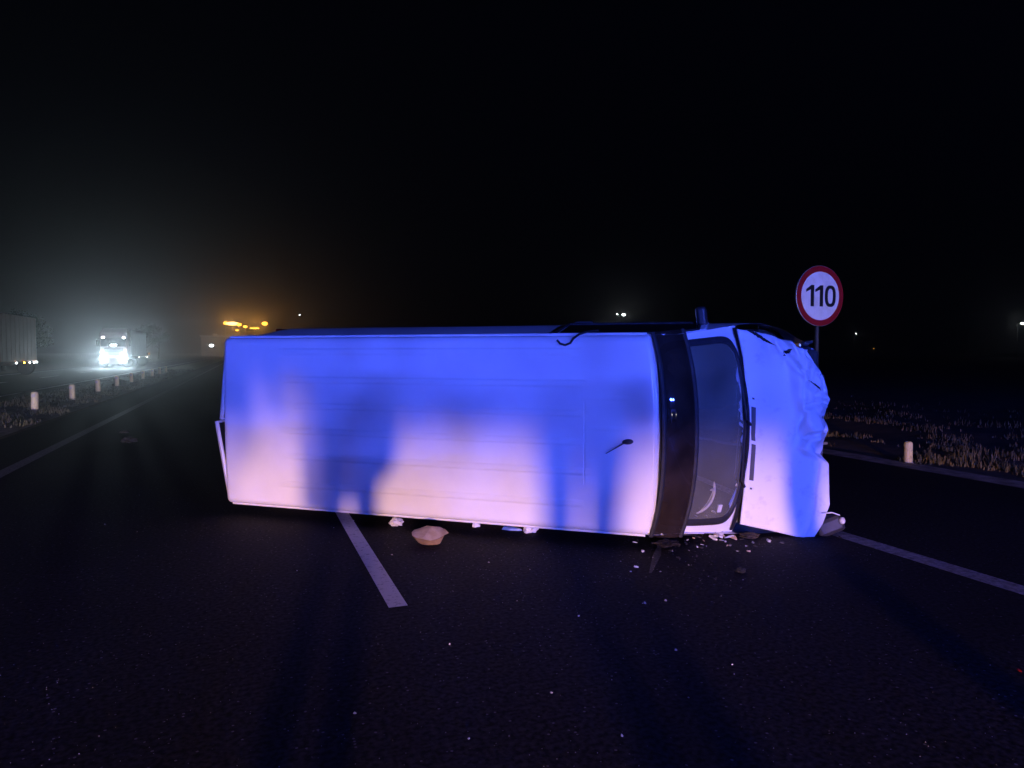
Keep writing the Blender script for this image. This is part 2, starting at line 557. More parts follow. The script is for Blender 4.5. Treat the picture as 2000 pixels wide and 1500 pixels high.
# smoked sun visor over the upper screen
def vis(u, v):
    s = -1.035 + 2.07 * v
    t = 0.035 + 0.30 * u
    off = 0.03 + 0.022 * math.sin(math.pi * min(1, u * 1.02)) - 0.012 * abs(s) ** 3
    return cab(s, t, off)
visor = grid('sun_visor', vis, 14, 40, 'visor_glass', van, flip=True)
def vis_edge(t_, w_):
    def f(u, v):
        s = -1.035 + 2.07 * v
        return cab(s, t_ + w_ * (u - 0.5), 0.034 + 0.012 * math.sin(math.pi * u) - 0.012 * abs(s) ** 3)
    return f
grid('visor_edge', vis_edge(0.338, 0.04), 5, 40, 'black_rubber', visor, flip=True)
grid('visor_edge', vis_edge(0.028, 0.045), 5, 40, 'black_rubber', visor, flip=True)
grid('sticker', lambda u, v: cab(-0.795 + 0.075 * v, 0.70 + 0.05 * u, 0.002), 3, 3, 'white_plastic', windscreen, flip=True)

# cowl strip between screen and bonnet, wiper arms
def cowl(u, v):
    s = -0.985 + 1.97 * v
    return cab(s, 0.938 + 0.092 * u, 0.012 - 0.03 * sm(0.4, 1, u))
grid('cowl_strip', cowl, 4, 30, 'black_rubber', van, flip=True)
for y0, y1 in ((0.05, 0.62), (-0.55, 0.02)):
    pts = [cab(y0, 0.97, 0.02), cab(y0 + 0.06, 0.90, 0.035), cab((y0 + y1) / 2, 0.885, 0.025), cab(y1, 0.88, 0.018)]
    tube('wiper', pts, [0.012, 0.010, 0.008, 0.006], 'black_rubber', van, n=6)

# bonnet: outline read on its own sloping plane, then creased
BP = Vector((XC + 0.03, 0, ZC + 0.045)); BD = Vector((XN - XC, 0, ZN - ZC))
bl = [(1440, 643), (1452, 700), (1459, 790), (1460, 870), (1454, 950), (1446, 1024)]
br = [(1601, 705), (1620, 728), (1630, 762), (1632, 830), (1624, 862), (1607, 888), (1619, 905), (1620, 985), (1602, 1022), (1580, 1052)]
brv = [0.0, 0.06, 0.14, 0.36, 0.46, 0.535, 0.59, 0.82, 0.92, 1.0]
def poly(pts, ps, v):
    for i in range(len(ps) - 1):
        if v <= ps[i + 1]:
            q = (v - ps[i]) / (ps[i + 1] - ps[i])
            return pts[i][0] + (pts[i + 1][0] - pts[i][0]) * q, pts[i][1] + (pts[i + 1][1] - pts[i][1]) * q
    return pts[-1]
BN = Vector((-BD.z, 0, BD.x)).normalized()
def bonnet_h(u, v):
    """height over the plane: crown, folded front corner, buckles"""
    h = 0.03 * math.sin(math.pi * u) * (1 - abs(2 * v - 1) ** 3)
    k = sm(0.50, 0.66, u + 0.05 * math.sin(9 * v)) * (1 - sm(0.50, 0.60, v))
    h += 0.055 * k + 0.06 * k * noise.noise(Vector((u * 3.0, v * 4.0, 5))) + 0.032 * k * noise.noise(Vector((u * 9, v * 9, 1)))
    rg = max(0.0, 1 - 2.6 * abs(noise.noise(Vector((u * 2.3 + 7, v * 3.6, 2.2)))))
    rg2 = max(0.0, 1 - 2.6 * abs(noise.noise(Vector((u * 7 + 1, v * 11, 6.2)))))
    h -= (0.075 * rg ** 2 + 0.007 * rg2 ** 2) * k
    h -= 0.16 * sm(0.80, 1.0, u) * (1 - sm(0.45, 0.56, v))
    edge = (1 - sm(0.0, 0.16, v))
    h += edge * (0.05 * noise.noise(Vector((u * 8, v * 6, 9))) - 0.02) * sm(0.15, 0.4, u)
    d = v - (0.13 + 0.10 * u)
    h -= 0.028 * math.exp(-(d / 0.018) ** 2) * sm(0.60, 0.72, u)
    d = u - (0.615 + 0.04 * math.sin(7 * v + 1))
    h -= 0.032 * math.exp(-(d / 0.016) ** 2) * (1 - sm(0.44, 0.54, v)) * sm(0.04, 0.12, v)
    for (au, av, bu, bv, dp, wd) in ((.62, .30, .98, .22, .040, .012), (.66, .12, .80, .02, .05, .012), (.80, .10, .95, .16, .036, .010), (.70, .46, .97, .40, .034, .014), (.45, .03, .62, .10, .036, .010)):
        L2 = (bu - au) ** 2 + (bv - av) ** 2
        q = max(0, min(1, ((u - au) * (bu - au) + (v - av) * (bv - av)) / L2))
        dd = math.hypot(u - au - q * (bu - au), v - av - q * (bv - av))
        h -= dp * math.exp(-(dd / wd) ** 2) - 0.6 * dp * math.exp(-((dd - 2.2 * wd) / (1.4 * wd)) ** 2)
    d = v - (0.545 - 0.25 * (1 - u))
    h -= 0.035 * math.exp(-(d / 0.03) ** 2) * sm(0.72, 0.95, u)
    d = u - (0.83 + 0.03 * math.sin(v * 14))
    h += 0.014 * math.exp(-(d / 0.03) ** 2) * sm(0.56, 0.64, v)
    h += 0.05 * sm(0.75, 1.0, v) * sm(0.25, 1.0, u)
    return h
def bonnet_pt(u, v, off=0.0):
    a = poly(bl, [0, 0.13, 0.37, 0.6, 0.8, 1.0], v)
    b = poly(br, brv, v)
    bulge = -14 * math.sin(math.pi * u) * (1 - sm(0, 0.12, v))
    px, py = a[0] + (b[0] - a[0]) * u, a[1] + (b[1] - a[1]) * u + bulge
    p = van_plane(px, py, BP, BD, (0, 1, 0))
    return p + BN * (bonnet_h(u, v) + off)
bonnet = grid('bonnet', bonnet_pt, 56, 110, 'van_paint_crushed', van)
so = bonnet.modifiers.new('thickness', 'SOLIDIFY'); so.thickness = 0.022
so.offset = -1.0 if sum((p_.normal for p_ in bonnet.data.polygons), Vector()).dot(BN) > 0 else 1.0
bonnet['label'] = 'white bonnet with its front corner folded and buckled'
for (va, vb) in ((0.375, 0.565), (0.585, 0.765)):
    grid('vent_slot', lambda u, v, va=va, vb=vb: bonnet_pt(0.045 + 0.05 * u, va + (vb - va) * v, 0.003), 3, 12, 'black_plastic', bonnet, flip=True)
for vc in (0.325, 0.80):
    grid('washer_jet', lambda u, v, vc=vc: bonnet_pt(0.06 + 0.025 * u, vc + 0.010 * v, 0.004), 3, 3, 'black_plastic', bonnet, flip=True)
for (ua, ub, va, wv, sd) in ((.10, .42, .018, .030, 1.0), (.46, .60, .05, .022, 4.0), (.66, .86, .155, .016, 7.0)):
    grid('torn_edge', lambda u, v, ua=ua, ub=ub, va=va, wv=wv, sd=sd: bonnet_pt(ua + (ub - ua) * u, va + .05 * (u - .5) * math.sin(sd) + (v - .5) * wv * math.sin(math.pi * u) * (.5 + .9 * abs(noise.noise(Vector((u * 9, sd, 1))))), 0.003), 22, 4, 'dark_scrap', bonnet)
# engine bay under the bonnet, grille, bumper, lamps
box('engine_bay', (XC + 0.28, 0, 0.72), (0.58, 1.35, 0.44), 'underbody', van, bev=0.04)
gr = box('grille', (XN - 0.09, 0, 0.76), (0.06, 0.95, 0.20), 'black_plastic', van, bev=0.015)
for k in range(4):
    box('grille_bar', (XN - 0.055, 0, 0.69 + 0.047 * k), (0.02, 0.9, 0.014), 'grey_plastic', gr, bev=0.003)
bm = bmesh.new()
bpts = [(x_ - 0.13, y_) for x_, y_ in [(XN - 0.45, 0.88), (XN - 0.16, 0.86), (XN - 0.02, 0.76), (XN + 0.06, 0.4), (XN + 0.075, 0), (XN + 0.06, -0.4), (XN - 0.0, -0.76), (XN - 0.14, -0.87), (XN - 0.45, -0.885)]]
prof = [(0, 0.36), (0.03, 0.40), (0.03, 0.56), (0.0, 0.62), (-0.06, 0.62), (-0.06, 0.36)]
rows = []
for i, (x, y) in enumerate(bpts):
    d = Vector((*bpts[min(i + 1, 8)], 0)) - Vector((*bpts[max(i - 1, 0)], 0))
    nrm = Vector((-d.y, d.x, 0)).normalized()
    if nrm.dot(Vector((1, y * 0.6, 0))) < 0: nrm = -nrm
    rows.append([bm.verts.new(Vector((x, y, z)) + nrm * o + crush(x, y, z) * 0.8) for o, z in prof])
for i in range(8):
    for k in range(6):
        bm.faces.new((rows[i][k], rows[i][(k + 1) % 6], rows[i + 1][(k + 1) % 6], rows[i + 1][k]))
bm.faces.new(rows[0]); bm.faces.new(rows[-1][::-1])
from_bm('front_bumper', bm, 'black_plastic', van)
for s in (1, -1):
    c = Vector((XN - 0.10, s * 0.62, 0.77)); c += crush(*c)
    hl = box('headlight', c, (0.12, 0.28, 0.20), 'black_plastic', van, bev=0.03)
    box('lens', c + Vector((0.055, 0, 0)), (0.03, 0.25, 0.17), 'lamp_lens', hl, bev=0.012)
    c2 = Vector((XN - 0.13, s * 0.795, 0.77)); c2 += crush(*c2)
    box('indicator', c2, (0.09, 0.07, 0.17), 'amber_lens' if s > 0 else 'lamp_lens', van, bev=0.015)
# broken lamp unit hanging out under the bonnet edge
q = VI @ at_depth(1617, 1026, 6.02)
lampbits = box('headlight_housing', q, (0.24, 0.15, 0.14), 'black_plastic', van, rot=Matrix.Rotation(0.4, 3, 'Z') @ Matrix.Rotation(0.3, 3, 'Y'), bev=0.035)
q2 = VI @ at_depth(1645, 1017, 5.94)
lathe('lamp_bulb', [(0.001, -0.03), (0.018, -0.025), (0.026, 0.0), (0.018, 0.022), (0.001, 0.03)], 'lamp_lens', lampbits, Matrix.Translation(q2) @ Matrix.Rotation(1.0, 4, 'X'), n=12, smooth=True)
tube('trim_strip', [VI @ at_depth(1606, 1003, 5.93), VI @ at_depth(1625, 1001, 5.93), VI @ at_depth(1640, 1006, 5.95)], 0.006, 'white_plastic', lampbits, n=6)

# cab interior
dash = [(XC + 0.02, 1.17), (XC - 0.20, 1.21), (XC - 0.36, 1.16), (XC - 0.42, 1.02), (XC - 0.38, 0.85), (XC - 0.20, 0.70)]
grid('dashboard', lambda u, v: (dash[round(u * 5)][0], -0.80 + 1.6 * v, dash[round(u * 5)][1]), 6, 12, 'grey_plastic', van, smooth=False)
sw_c = van_plane(1356, 958, cab(0, 0.5) - Vector((0.69, 0, 0.72)) * 0.075, cab(0, 1) - cab(0, 0), (0, 1, 0))
ax = Vector((0.55, 0, 0.84)).normalized()
a1 = Vector((0, 1, 0)); a2 = ax.cross(a1)
bm = bmesh.new()
bm_tube(bm, [sw_c + (a1 * math.cos(t) + a2 * math.sin(t)) * 0.185 for t in [2 * math.pi * k / 32 for k in range(33)]], 0.010, 8, cap=False)
for t in (0.3, 2.84, 4.71):
    bm_tube(bm, [sw_c, sw_c + (a1 * math.cos(t) + a2 * math.sin(t)) * 0.185], 0.012, 6)
sw = from_bm('steering_wheel', bm, 'wheel_grey', van, smooth=True)
lathe('wheel_hub', [(0.05, -0.03), (0.055, 0), (0.03, 0.02)], 'black_plastic', sw, Matrix.Translation(sw_c) @ ax.to_track_quat('Z', 'Y').to_matrix().to_4x4(), n=16)
for y in (-0.42, 0.42):
    st = box('seat', (XF - 0.35, y, 0.72), (0.5, 0.5, 0.18), 'seat_cloth', van, bev=0.05)
    box('seat_back', (XF - 0.66, y, 1.12), (0.16, 0.48, 0.70), 'seat_cloth', st, rot=Matrix.Rotation(-0.15, 3, 'Y'), bev=0.05)
    box('headrest', (XF - 0.72, y, 1.58), (0.09, 0.26, 0.17), 'seat_cloth', st, bev=0.035)

# cab doors with glass, handle, mirror
for s in (1, -1):
    def dpatch(x0, x1, z0, z1, off, s=s, zcap=None):
        def f(u, v):
            x = x0 + (x1 - x0) * u
            zt = min(z1, ztop(x) - (zcap or 0.0))
            z = z0 + (zt - z0) * v
            return Vector((x, s * (W(x, z) + off), z))
        return f
    d = grid('cab_door', dpatch(XF - 0.95, XF + 0.33, 0.42, 1.87, 0.006, zcap=0.02), 22, 18, 'van_paint', van, flip=(s < 0))
    mo = d.modifiers.new('thickness', 'SOLIDIFY'); mo.thickness = 0.012; mo.offset = -1
    wn = grid('door_window', dpatch(XF - 0.86, XF + 0.26, 1.20, 1.79, 0.010, zcap=0.09), 22, 10, 'side_glass', d, flip=(s < 0))
    tube('window_frame', [Vector((x, s * (W(x, z) + 0.012), z)) for x, z in ((XF - 0.88, 1.19), (XF - 0.88, 1.80), (XF + 0.0, 1.80), (XF + 0.14, 1.70), (XF + 0.28, 1.56), (XF + 0.50, 1.32), (XF + 0.56, 1.19), (XF - 0.88, 1.19))][:4] + [Vector((XF + 0.27, s * (W(XF + 0.27, 1.58) + 0.012), 1.57)), Vector((XF + 0.28, s * (W(XF + 0.28, 1.2) + 0.012), 1.19)), Vector((XF - 0.88, s * (W(XF - 0.88, 1.19) + 0.012), 1.19))], 0.011, 'black_rubber', d, n=6)
    box('handle', (XF - 0.78, s * (W(XF - 0.78, 1.05) + 0.02), 1.05), (0.17, 0.03, 0.035), 'black_plastic', d, bev=0.01)
mb_ = VI @ at_depth(1372, 640, 6.05)
mt_ = VI @ at_depth(1370, 602, 6.00)
mid = (mb_ + mt_) / 2
mirror = tube('mirror_arm', [mb_ + Vector((0, -0.16, 0)), mb_ + Vector((0, -0.03, 0)), mid], 0.014, 'black_plastic', van, n=8)
box('mirror_housing', mid + (mt_ - mb_) * 0.05, (0.085, 0.17, 0.21), 'black_plastic', mirror, rot=Matrix.Rotation(0.12, 3, 'Z'), bev=0.028, seg=3)
box('mirror_glass', mid + Vector((-0.042, 0, 0)), (0.006, 0.14, 0.17), 'steel', mirror, rot=Matrix.Rotation(0.12, 3, 'Z'), bev=0.002)

# loose strap hooked over the upper roof edge
lp = [(1088, 664), (1094, 671), (1104, 674), (1114, 670), (1120, 661), (1131, 653), (1146, 648), (1170, 645)]
tube('loose_strap', [van_plane(u, v, (0, 0, 1.985 if k < 5 else 1.93), (1, 0, 0), (0, 1, 0)) for k, (u, v) in enumerate(lp)], 0.009, 'black_rubber', van, n=7)

# aerial
ab = van_plane(1226, 863, (0, 0, 1.985), (1, 0, 0), (0, 1, 0))
bm = bmesh.new()
bmesh.ops.create_uvsphere(bm, u_segments=16, v_segments=10, radius=1.0)
bmesh.ops.transform(bm, matrix=Matrix.Translation(ab) @ Matrix.Rotation(0.1, 4, 'Z') @ Matrix.Diagonal((0.045, 0.022, 0.03, 1)), verts=bm.verts)
aer = from_bm('aerial', bm, 'black_plastic', van, smooth=True)
at_ = van_plane(1183, 886, (0, 0, 2.06), (1, 0, 0), (0, 1, 0))
tube('aerial_whip', [ab + Vector((-0.01, 0, 0.01)), at_], [0.006, 0.003], 'black_plastic', aer, n=6)

# rear doors, ajar
def rear_door(s, ang):
    def f(u, v):
        z = 0.40 + 1.49 * v
        w = W(0.02, z) - 0.012
        y = w * u                                   # 0 = meeting edge, 1 = hinge
        hx = 0.0
        l = (w - y)
        return Vector((hx - 0.008 - l * math.sin(ang), s * (w - l * math.cos(ang)), z))
    d = grid('rear_door', f, 12, 20, 'van_paint', van, flip=(s > 0))
    m_ = d.modifiers.new('thickness', 'SOLIDIFY'); m_.thickness = 0.03; m_.offset = 0
    def g(u, v):
        return f(0.02 + 0.96 * u, 0.02 + 0.968 * v) + Vector((0.019, 0, 0))
    grid('door_trim', g, 6, 10, 'black_plastic', d, flip=(s > 0))
    return d
for s, a in ((1, R_(6.5)), (-1, R_(11))):
    d = rear_door(s, a)
    for z in (0.7, 1.5):
        box('hinge', (0.0 - 0.02, s * (W(0.02, z) + 0.004), z), (0.07, 0.02, 0.07), 'steel', d, bev=0.005)
    box('handle', (-0.05 - 0.7 * math.sin(a), s * 0.10, 1.0), (0.03, 0.03, 0.16), 'black_plastic', d, bev=0.008)
box('rear_bumper', (-0.05, 0, 0.38), (0.12, 1.7, 0.16), 'black_plastic', van, bev=0.03)
for s in (1, -1):
    box('tail_lamp', (0.005, s * 0.862, 0.95), (0.05, 0.07, 0.36), 'red_lens', van, bev=0.012)

# wheels
def wheel(x, y, z, r, w, parent, sgn):
    M = Matrix.Translation((x, y, z)) @ Matrix.Rotation(R_(-90) * sgn, 4, 'X')
    wh = lathe('wheel', [(r * 0.62, -w / 2), (r * 0.9, -w / 2), (r, -w * 0.34), (r, w * 0.34), (r * 0.9, w / 2), (r * 0.62, w / 2)], 'tyre', parent, M, n=28)
    lathe('rim', [(r * 0.60, w * 0.35), (r * 0.61, w * 0.52), (r * 0.52, w * 0.50), (r * 0.40, w * 0.30), (r * 0.2, w * 0.36), (r * 0.15, w * 0.52), (0.001, w * 0.53)], 'steel', wh, M, n=24)
    return wh
for x in WX:
    for s in (1, -1):
        wheel(x, s * 0.76, 0.33, 0.32, 0.20, van, s)
tube('exhaust', [(1.0, -0.3, 0.28), (2.6, -0.35, 0.27), (4.2, -0.2, 0.30)], 0.035, 'steel', van, n=10)

# ------------------------------------------------------------------ speed sign
SD = 11.9
sc_ = at_depth(1602, 578, SD)
sgn_r = 59.0 / F_PX * SD
sign = thing('speed_sign', (sc_.x, sc_.y, gz(sc_.x, sc_.y)), 'round white sign with red rim and black 110 on a grey pole', 'sign')
zc = sc_.z - sign.location.z
Mf = Matrix.Translation((0, 0, zc)) @ Matrix.Rotation(R_(90), 4, 'X')      # local z -> world -y (towards traffic)
lathe('sign_plate', [(sgn_r * 0.98, -0.03), (sgn_r, -0.026), (sgn_r, -0.004), (sgn_r * 0.985, 0.0)], 'galvanised', sign, Mf, n=64)
bm = bmesh.new()
nR = 64
i0 = [bm.verts.new(Mf @ Vector((sgn_r * 0.985 * math.cos(2 * math.pi * k / nR), sgn_r * 0.985 * math.sin(2 * math.pi * k / nR), 0.003))) for k in range(nR)]
i1 = [bm.verts.new(Mf @ Vector((sgn_r * 0.80 * math.cos(2 * math.pi * k / nR), sgn_r * 0.80 * math.sin(2 * math.pi * k / nR), 0.003))) for k in range(nR)]
for k in range(nR):
    bm.faces.new((i0[k], i0[(k + 1) % nR], i1[(k + 1) % nR], i1[k]))
from_bm('red_rim', bm, 'sign_red', sign)
bm = bmesh.new()
bm.faces.new([bm.verts.new(Mf @ Vector((sgn_r * 0.80 * math.cos(2 * math.pi * k / nR), sgn_r * 0.80 * math.sin(2 * math.pi * k / nR), 0.0035))) for k in range(nR)])
from_bm('white_face', bm, 'sign_white', sign)

def digit_one(cx, h, w):
    st = 0.30 * w
    pts = [(cx - 0.02 * w, -h / 2), (cx - 0.02 * w + st, -h / 2), (cx - 0.02 * w + st, h / 2), (cx + 0.02 * w, h / 2), (cx - 0.42 * w, h * 0.30), (cx - 0.42 * w, h * 0.17), (cx - 0.02 * w, h * 0.29)]
    b_ = bmesh.new()
    b_.faces.new([b_.verts.new(Mf @ Vector((x, y, 0.006))) for x, y in pts])
    return from_bm('digit', b_, 'sign_black', sign)
def digit_zero(cx, h, w):
    b_ = bmesh.new(); n = 40
    st = 0.27 * w
    def sq(a, rx, ry):
        c, s = math.cos(a), math.sin(a); e = 0.78
        return (cx + rx * math.copysign(abs(c) ** e, c), ry * math.copysign(abs(s) ** e, s))
    o_ = [b_.verts.new(Mf @ Vector((*sq(2 * math.pi * k / n, w / 2, h / 2), 0.006))) for k in range(n)]
    n_ = [b_.verts.new(Mf @ Vector((*sq(2 * math.pi * k / n, w / 2 - st, h / 2 - st * 0.85), 0.006))) for k in range(n)]
    for k in range(n):
        b_.faces.new((o_[k], o_[(k + 1) % n], n_[(k + 1) % n], n_[k]))
    return from_bm('digit', b_, 'sign_black', sign)
dh = sgn_r * 0.70
digit_one(-sgn_r * 0.40, dh, sgn_r * 0.48)
digit_one(-sgn_r * 0.02, dh, sgn_r * 0.48)
digit_zero(sgn_r * 0.42, dh * 1.02, sgn_r * 0.47)
tube('pole', [(0, 0.06, -0.15), (0, 0.06, zc + sgn_r * 0.85)], 0.036, 'dark_pole', sign, n=14)
for dz in (-0.22, 0.22):
    box('clamp', (0, 0.05, zc + dz * 1.2), (0.14, 0.05, 0.04), 'galvanised', sign, bev=0.005)
box('pole_footing', (0, 0.06, 0.0), (0.30, 0.30, 0.10), 'gutter_concrete', sign, bev=0.02)

# ------------------------------------------------------------------ marker posts
def marker_post(px, py_base, h, r, material, label, group, reflector=False, loc=None):
    p = loc or on_z(px, py_base)
    z0 = gz(p.x, p.y)
    o = thing('marker_post', (p.x, p.y, z0), label, 'post', group, rz=random.uniform(-0.3, 0.3))
    o.rotation_euler.x = random.uniform(-0.03, 0.03); o.rotation_euler.y = random.uniform(-0.04, 0.04)
    lathe('shaft', [(r, -0.1), (r, h * 0.9), (r * 0.9, h * 0.96), (r * 0.62, h)], material, o, n=16, smooth=False)
    lathe('base_collar', [(r * 1.35, -0.02), (r * 1.3, 0.03), (r * 1.02, 0.045)], 'gutter_concrete', o, n=16)
    if reflector:
        box('reflector', (0, -r - 0.004, h * 0.8), (r * 1.0, 0.012, h * 0.16), 'lamp_lens', o, bev=0.003)
    return o
base = on_z(68, 804)
LB = 'short round white post in the row along the central reservation'
for k in range(9):
    p = Vector((base.x - 0.04 * k, base.y + 4.5 * k, 0))
    marker_post(0, 0, 0.50, 0.085, 'post_white', LB, 'median posts', reflector=True, loc=p)
marker_post(1774, 904, 0.33, 0.055, 'post_cream', 'small cream marker post standing in dry weeds by the road gutter', None)

# ------------------------------------------------------------------ dry grass and weeds
def blades(name, spots, hmin, hmax, material, w=0.006):
    vs, fs = [], []
    for x, y, k in spots:
        z = gz(x, y)
        h = random.uniform(hmin, hmax) * k
        a = random.uniform(0, 2 * math.pi)
        lean = random.uniform(0.1, 0.7) * h
        dx, dy = math.cos(a), math.sin(a)
        px_, py_ = -dy * w, dx * w
        i = len(vs)
        vs += [(x - px_, y - py_, z - 0.01), (x + px_, y + py_, z - 0.01),
               (x + dx * lean * .4 - px_ * .8, y + dy * lean * .4 - py_ * .8, z + h * .6), (x + dx * lean * .4 + px_ * .8, y + dy * lean * .4 + py_ * .8, z + h * .6),
               (x + dx * lean, y + dy * lean, z + h)]
        fs += [(i, i + 1, i + 3, i + 2), (i + 2, i + 3, i + 4)]
    o = mk(name, vs, fs, material)
    o['kind'] = 'stuff'
    return o
mat('dry_grass', (0.24, 0.16, 0.05), 0.9, scale=2.0, col2=(0.09, 0.07, 0.02), lo=0.35, hi=0.62)
mat('median_grass', (0.15, 0.13, 0.08), 0.9, scale=1.5, col2=(0.06, 0.07, 0.035), lo=0.35, hi=0.62)
spots = []
while len(spots) < 12000:
    x, y = 8.75 + abs(random.gauss(0, 3.2)), random.uniform(2, 26)
    n = noise.noise(Vector((x * 1.1, y * 0.9, 4))) + 0.5 * noise.noise(Vector((x * 3, y * 3, 8)))
    if n > 0.12 and x < 18:
        spots.append((x, y, min(1.8, 0.5 + n * 1.6)))
tag(blades('verge_grass', spots, 0.02, 0.10, 'dry_grass', 0.009), 'rough dry grass and weeds along the dark verge', 'grass')
spots = []
while len(spots) < 14000:
    x, y = random.uniform(-7.0, -4.2), 8 + 60 * random.random() ** 1.6
    n = noise.noise(Vector((x * 1.3, y * 0.6, 14))) + 0.5 * noise.noise(Vector((x * 4, y * 3, 8)))
    if n > 0.0:
        spots.append((x, y, 0.5 + n))
tag(blades('median_grass', spots, 0.04, 0.16, 'median_grass', 0.008), 'short thin grass on the central reservation', 'grass')

# ------------------------------------------------------------------ debris on the road
def shard(name, u, v, size, material, label, group=None, seed=0, flat=0.35, lift=0.0, n=7, loc=None):
    """a broken piece: irregular faceted chip lying on the asphalt"""
    rnd = random.Random(seed)
    p = loc or on_z(u, v)
    b_ = bmesh.new()
    sx, sy, sz = size
    lo, hi = [], []
    for k in range(n):
        a = 2 * math.pi * (k + rnd.uniform(-0.25, 0.25)) / n
        r = rnd.uniform(0.65, 1.0)
        lo.append(b_.verts.new((sx / 2 * r * math.cos(a), sy / 2 * r * math.sin(a), rnd.uniform(0, 0.15) * sz)))
        r2 = r * rnd.uniform(0.75, 0.98)
        hi.append(b_.verts.new((sx / 2 * r2 * math.cos(a), sy / 2 * r2 * math.sin(a), sz * rnd.uniform(flat, 1.0))))
    top = b_.verts.new((rnd.uniform(-.1, .1) * sx, rnd.uniform(-.1, .1) * sy, sz * rnd.uniform(0.5, 0.9)))
    bot = b_.verts.new((0, 0, 0))
    for k in range(n):
        j = (k + 1) % n
        b_.faces.new((lo[k], lo[j], hi[j], hi[k])); b_.faces.new((hi[k], hi[j], top)); b_.faces.new((lo[j], lo[k], bot))
    o = from_bm(name, b_, material)
    o.location = (p.x, p.y, 0.004 + lift); o.rotation_euler = (0, 0, rnd.uniform(0, 6.28))
    if label:
        tag(o, label, 'debris', group)
    return o

# the tan bowl-shaped piece: hollow with pale slanting facets inside
p = on_z(838, 1062)
bowl = thing('broken_bowl', (p.x, p.y + 0.02, 0.004), 'tan bowl-shaped piece with pale slanting top lying near the lane dash', 'debris', rz=-0.36)
rnd = random.Random(3)
b_ = bmesh.new(); n = 14
r0 = [b_.verts.new((0.015 + (0.092 + rnd.uniform(-.012, .008)) * math.cos(2 * math.pi * k / n), 0.075 * math.sin(2 * math.pi * k / n), 0.0)) for k in range(n)]
r1 = [b_.verts.new(((0.135 + rnd.uniform(-.010, .006)) * math.cos(2 * math.pi * k / n), 0.15 * math.sin(2 * math.pi * k / n), 0.080 + rnd.uniform(-.007, .007) + 0.022 * math.sin(2 * math.pi * k / n))) for k in range(n)]
b_.faces.new(r0[::-1])
for k in range(n):
    b_.faces.new((r0[k], r0[(k + 1) % n], r1[(k + 1) % n], r1[k]))
rim_co = [v.co.copy() for v in r1]
from_bm('bowl_wall', b_, 'tan_card', bowl)
b_ = bmesh.new()
pk = b_.verts.new((0.02, 0.03, 0.122))
rr = [b_.verts.new(c * 0.99 + Vector((0, 0, 0.002))) for c in rim_co]
for k in range(n):
    b_.faces.new((rr[k], rr[(k + 1) % n], pk))
from_bm('bowl_lid', b_, 'tan_card_inside', bowl)
b_ = bmesh.new()
fl = [rim_co[0] * 1.0 + Vector((0.03, 0, 0.0)), rim_co[1] * 1.02, rim_co[13] * 1.02]
b_.faces.new([b_.verts.new(v + Vector((0, 0, 0.004))) for v in fl])
from_bm('torn_flap', b_, 'tan_card_inside', bowl)

def crumple(name, u, v, r, material, label, seed, squash=0.6, loc=None, group=None):
    rnd = random.Random(seed)
    p = loc or on_z(u, v)
    b_ = bmesh.new()
    bmesh.ops.create_icosphere(b_, subdivisions=3, radius=1.0)
    off = Vector((seed * 3.1, seed * 1.7, 0))
    for vv in b_.verts:
        d = 1 + 0.55 * noise.noise(vv.co * 1.7 + off) + 0.35 * noise.noise(vv.co * 4 + off)
        vv.co = Vector((vv.co.x * r * 1.25 * d, vv.co.y * r * d, max(-0.55, vv.co.z * d) * r * squash))
    zmin = min(vv.co.z for vv in b_.verts)
    for vv in b_.verts: vv.co.z -= zmin
    o = from_bm(name, b_, material)
    o.location = (p.x, p.y, 0.004); o.rotation_euler = (0, 0, rnd.uniform(0, 6.28))
    return tag(o, label, 'debris', group)

crumple('crumpled_bag', 773, 1026, 0.05, 'white_plastic', 'crumpled clear bag under the roof edge beside the tan bowl', 11, 0.8)
crumple('crumpled_bag', 1036, 1040, 0.045, 'white_plastic', 'crumpled white bag under the roof edge by the blue packet', 12, 0.9)
shard('plastic_packet', 1000, 1036, (0.22, 0.07, 0.035), 'blue_plastic', 'flat blue packet tucked under the lower roof edge', seed=21, n=8)
shard('plastic_packet', 930, 1030, (0.10, 0.06, 0.05), 'white_plastic', 'small pale packet under the roof edge away from the blue one', seed=22, n=8)
# wreckage heap under the cowl
heap = thing('broken_lamp', on_z(1404, 1052), 'smashed pale plastic lamp cover heaped below the windscreen corner', 'debris')
for k in range(9):
    rnd = random.Random(50 + k)
    o = shard('splinter', 0, 0, (rnd.uniform(.07, .16), rnd.uniform(.03, .07), rnd.uniform(.012, .035)), ['lamp_lens', 'white_plastic', 'tan_card_inside'][k % 3], None, seed=60 + k, loc=Vector((0, 0, 0)))
    o.parent = heap
    o.location = (rnd.uniform(-.12, .12), rnd.uniform(-.05, .05), 0.002 + 0.008 * (k % 4))
    o.rotation_euler = (rnd.uniform(-.35, .35), rnd.uniform(-.35, .35), rnd.uniform(0, 6))
crumple('soil_clod', 1462, 1050, 0.06, 'soil_clod', 'dark muddy clump on the road beside the smashed lamp cover', 31, 0.35)
crumple('soil_clod', 1300, 1062, 0.10, 'soil_clod', 'low brown dirt smear below the sun visor end', 32, 0.12)
crumple('rubber_scrap', 1446, 1118, 0.035, 'dark_scrap', 'small black rubber scrap lying on bare asphalt before the windscreen', 33, 0.5)
crumple('rubber_scrap', 252, 864, 0.10, 'dark_scrap', 'black scrap lying on the open lane behind the rear doors', 34, 0.6)
crumple('rubber_scrap', 243, 846, 0.06, 'dark_scrap', 'smaller black scrap beyond the first one behind the rear doors', 35, 0.5)
shard('plastic_shard', 1501, 1058, (0.075, 0.035, 0.02), 'white_plastic', 'bright white shard between the smashed lamp cover and bonnet tip', seed=41)
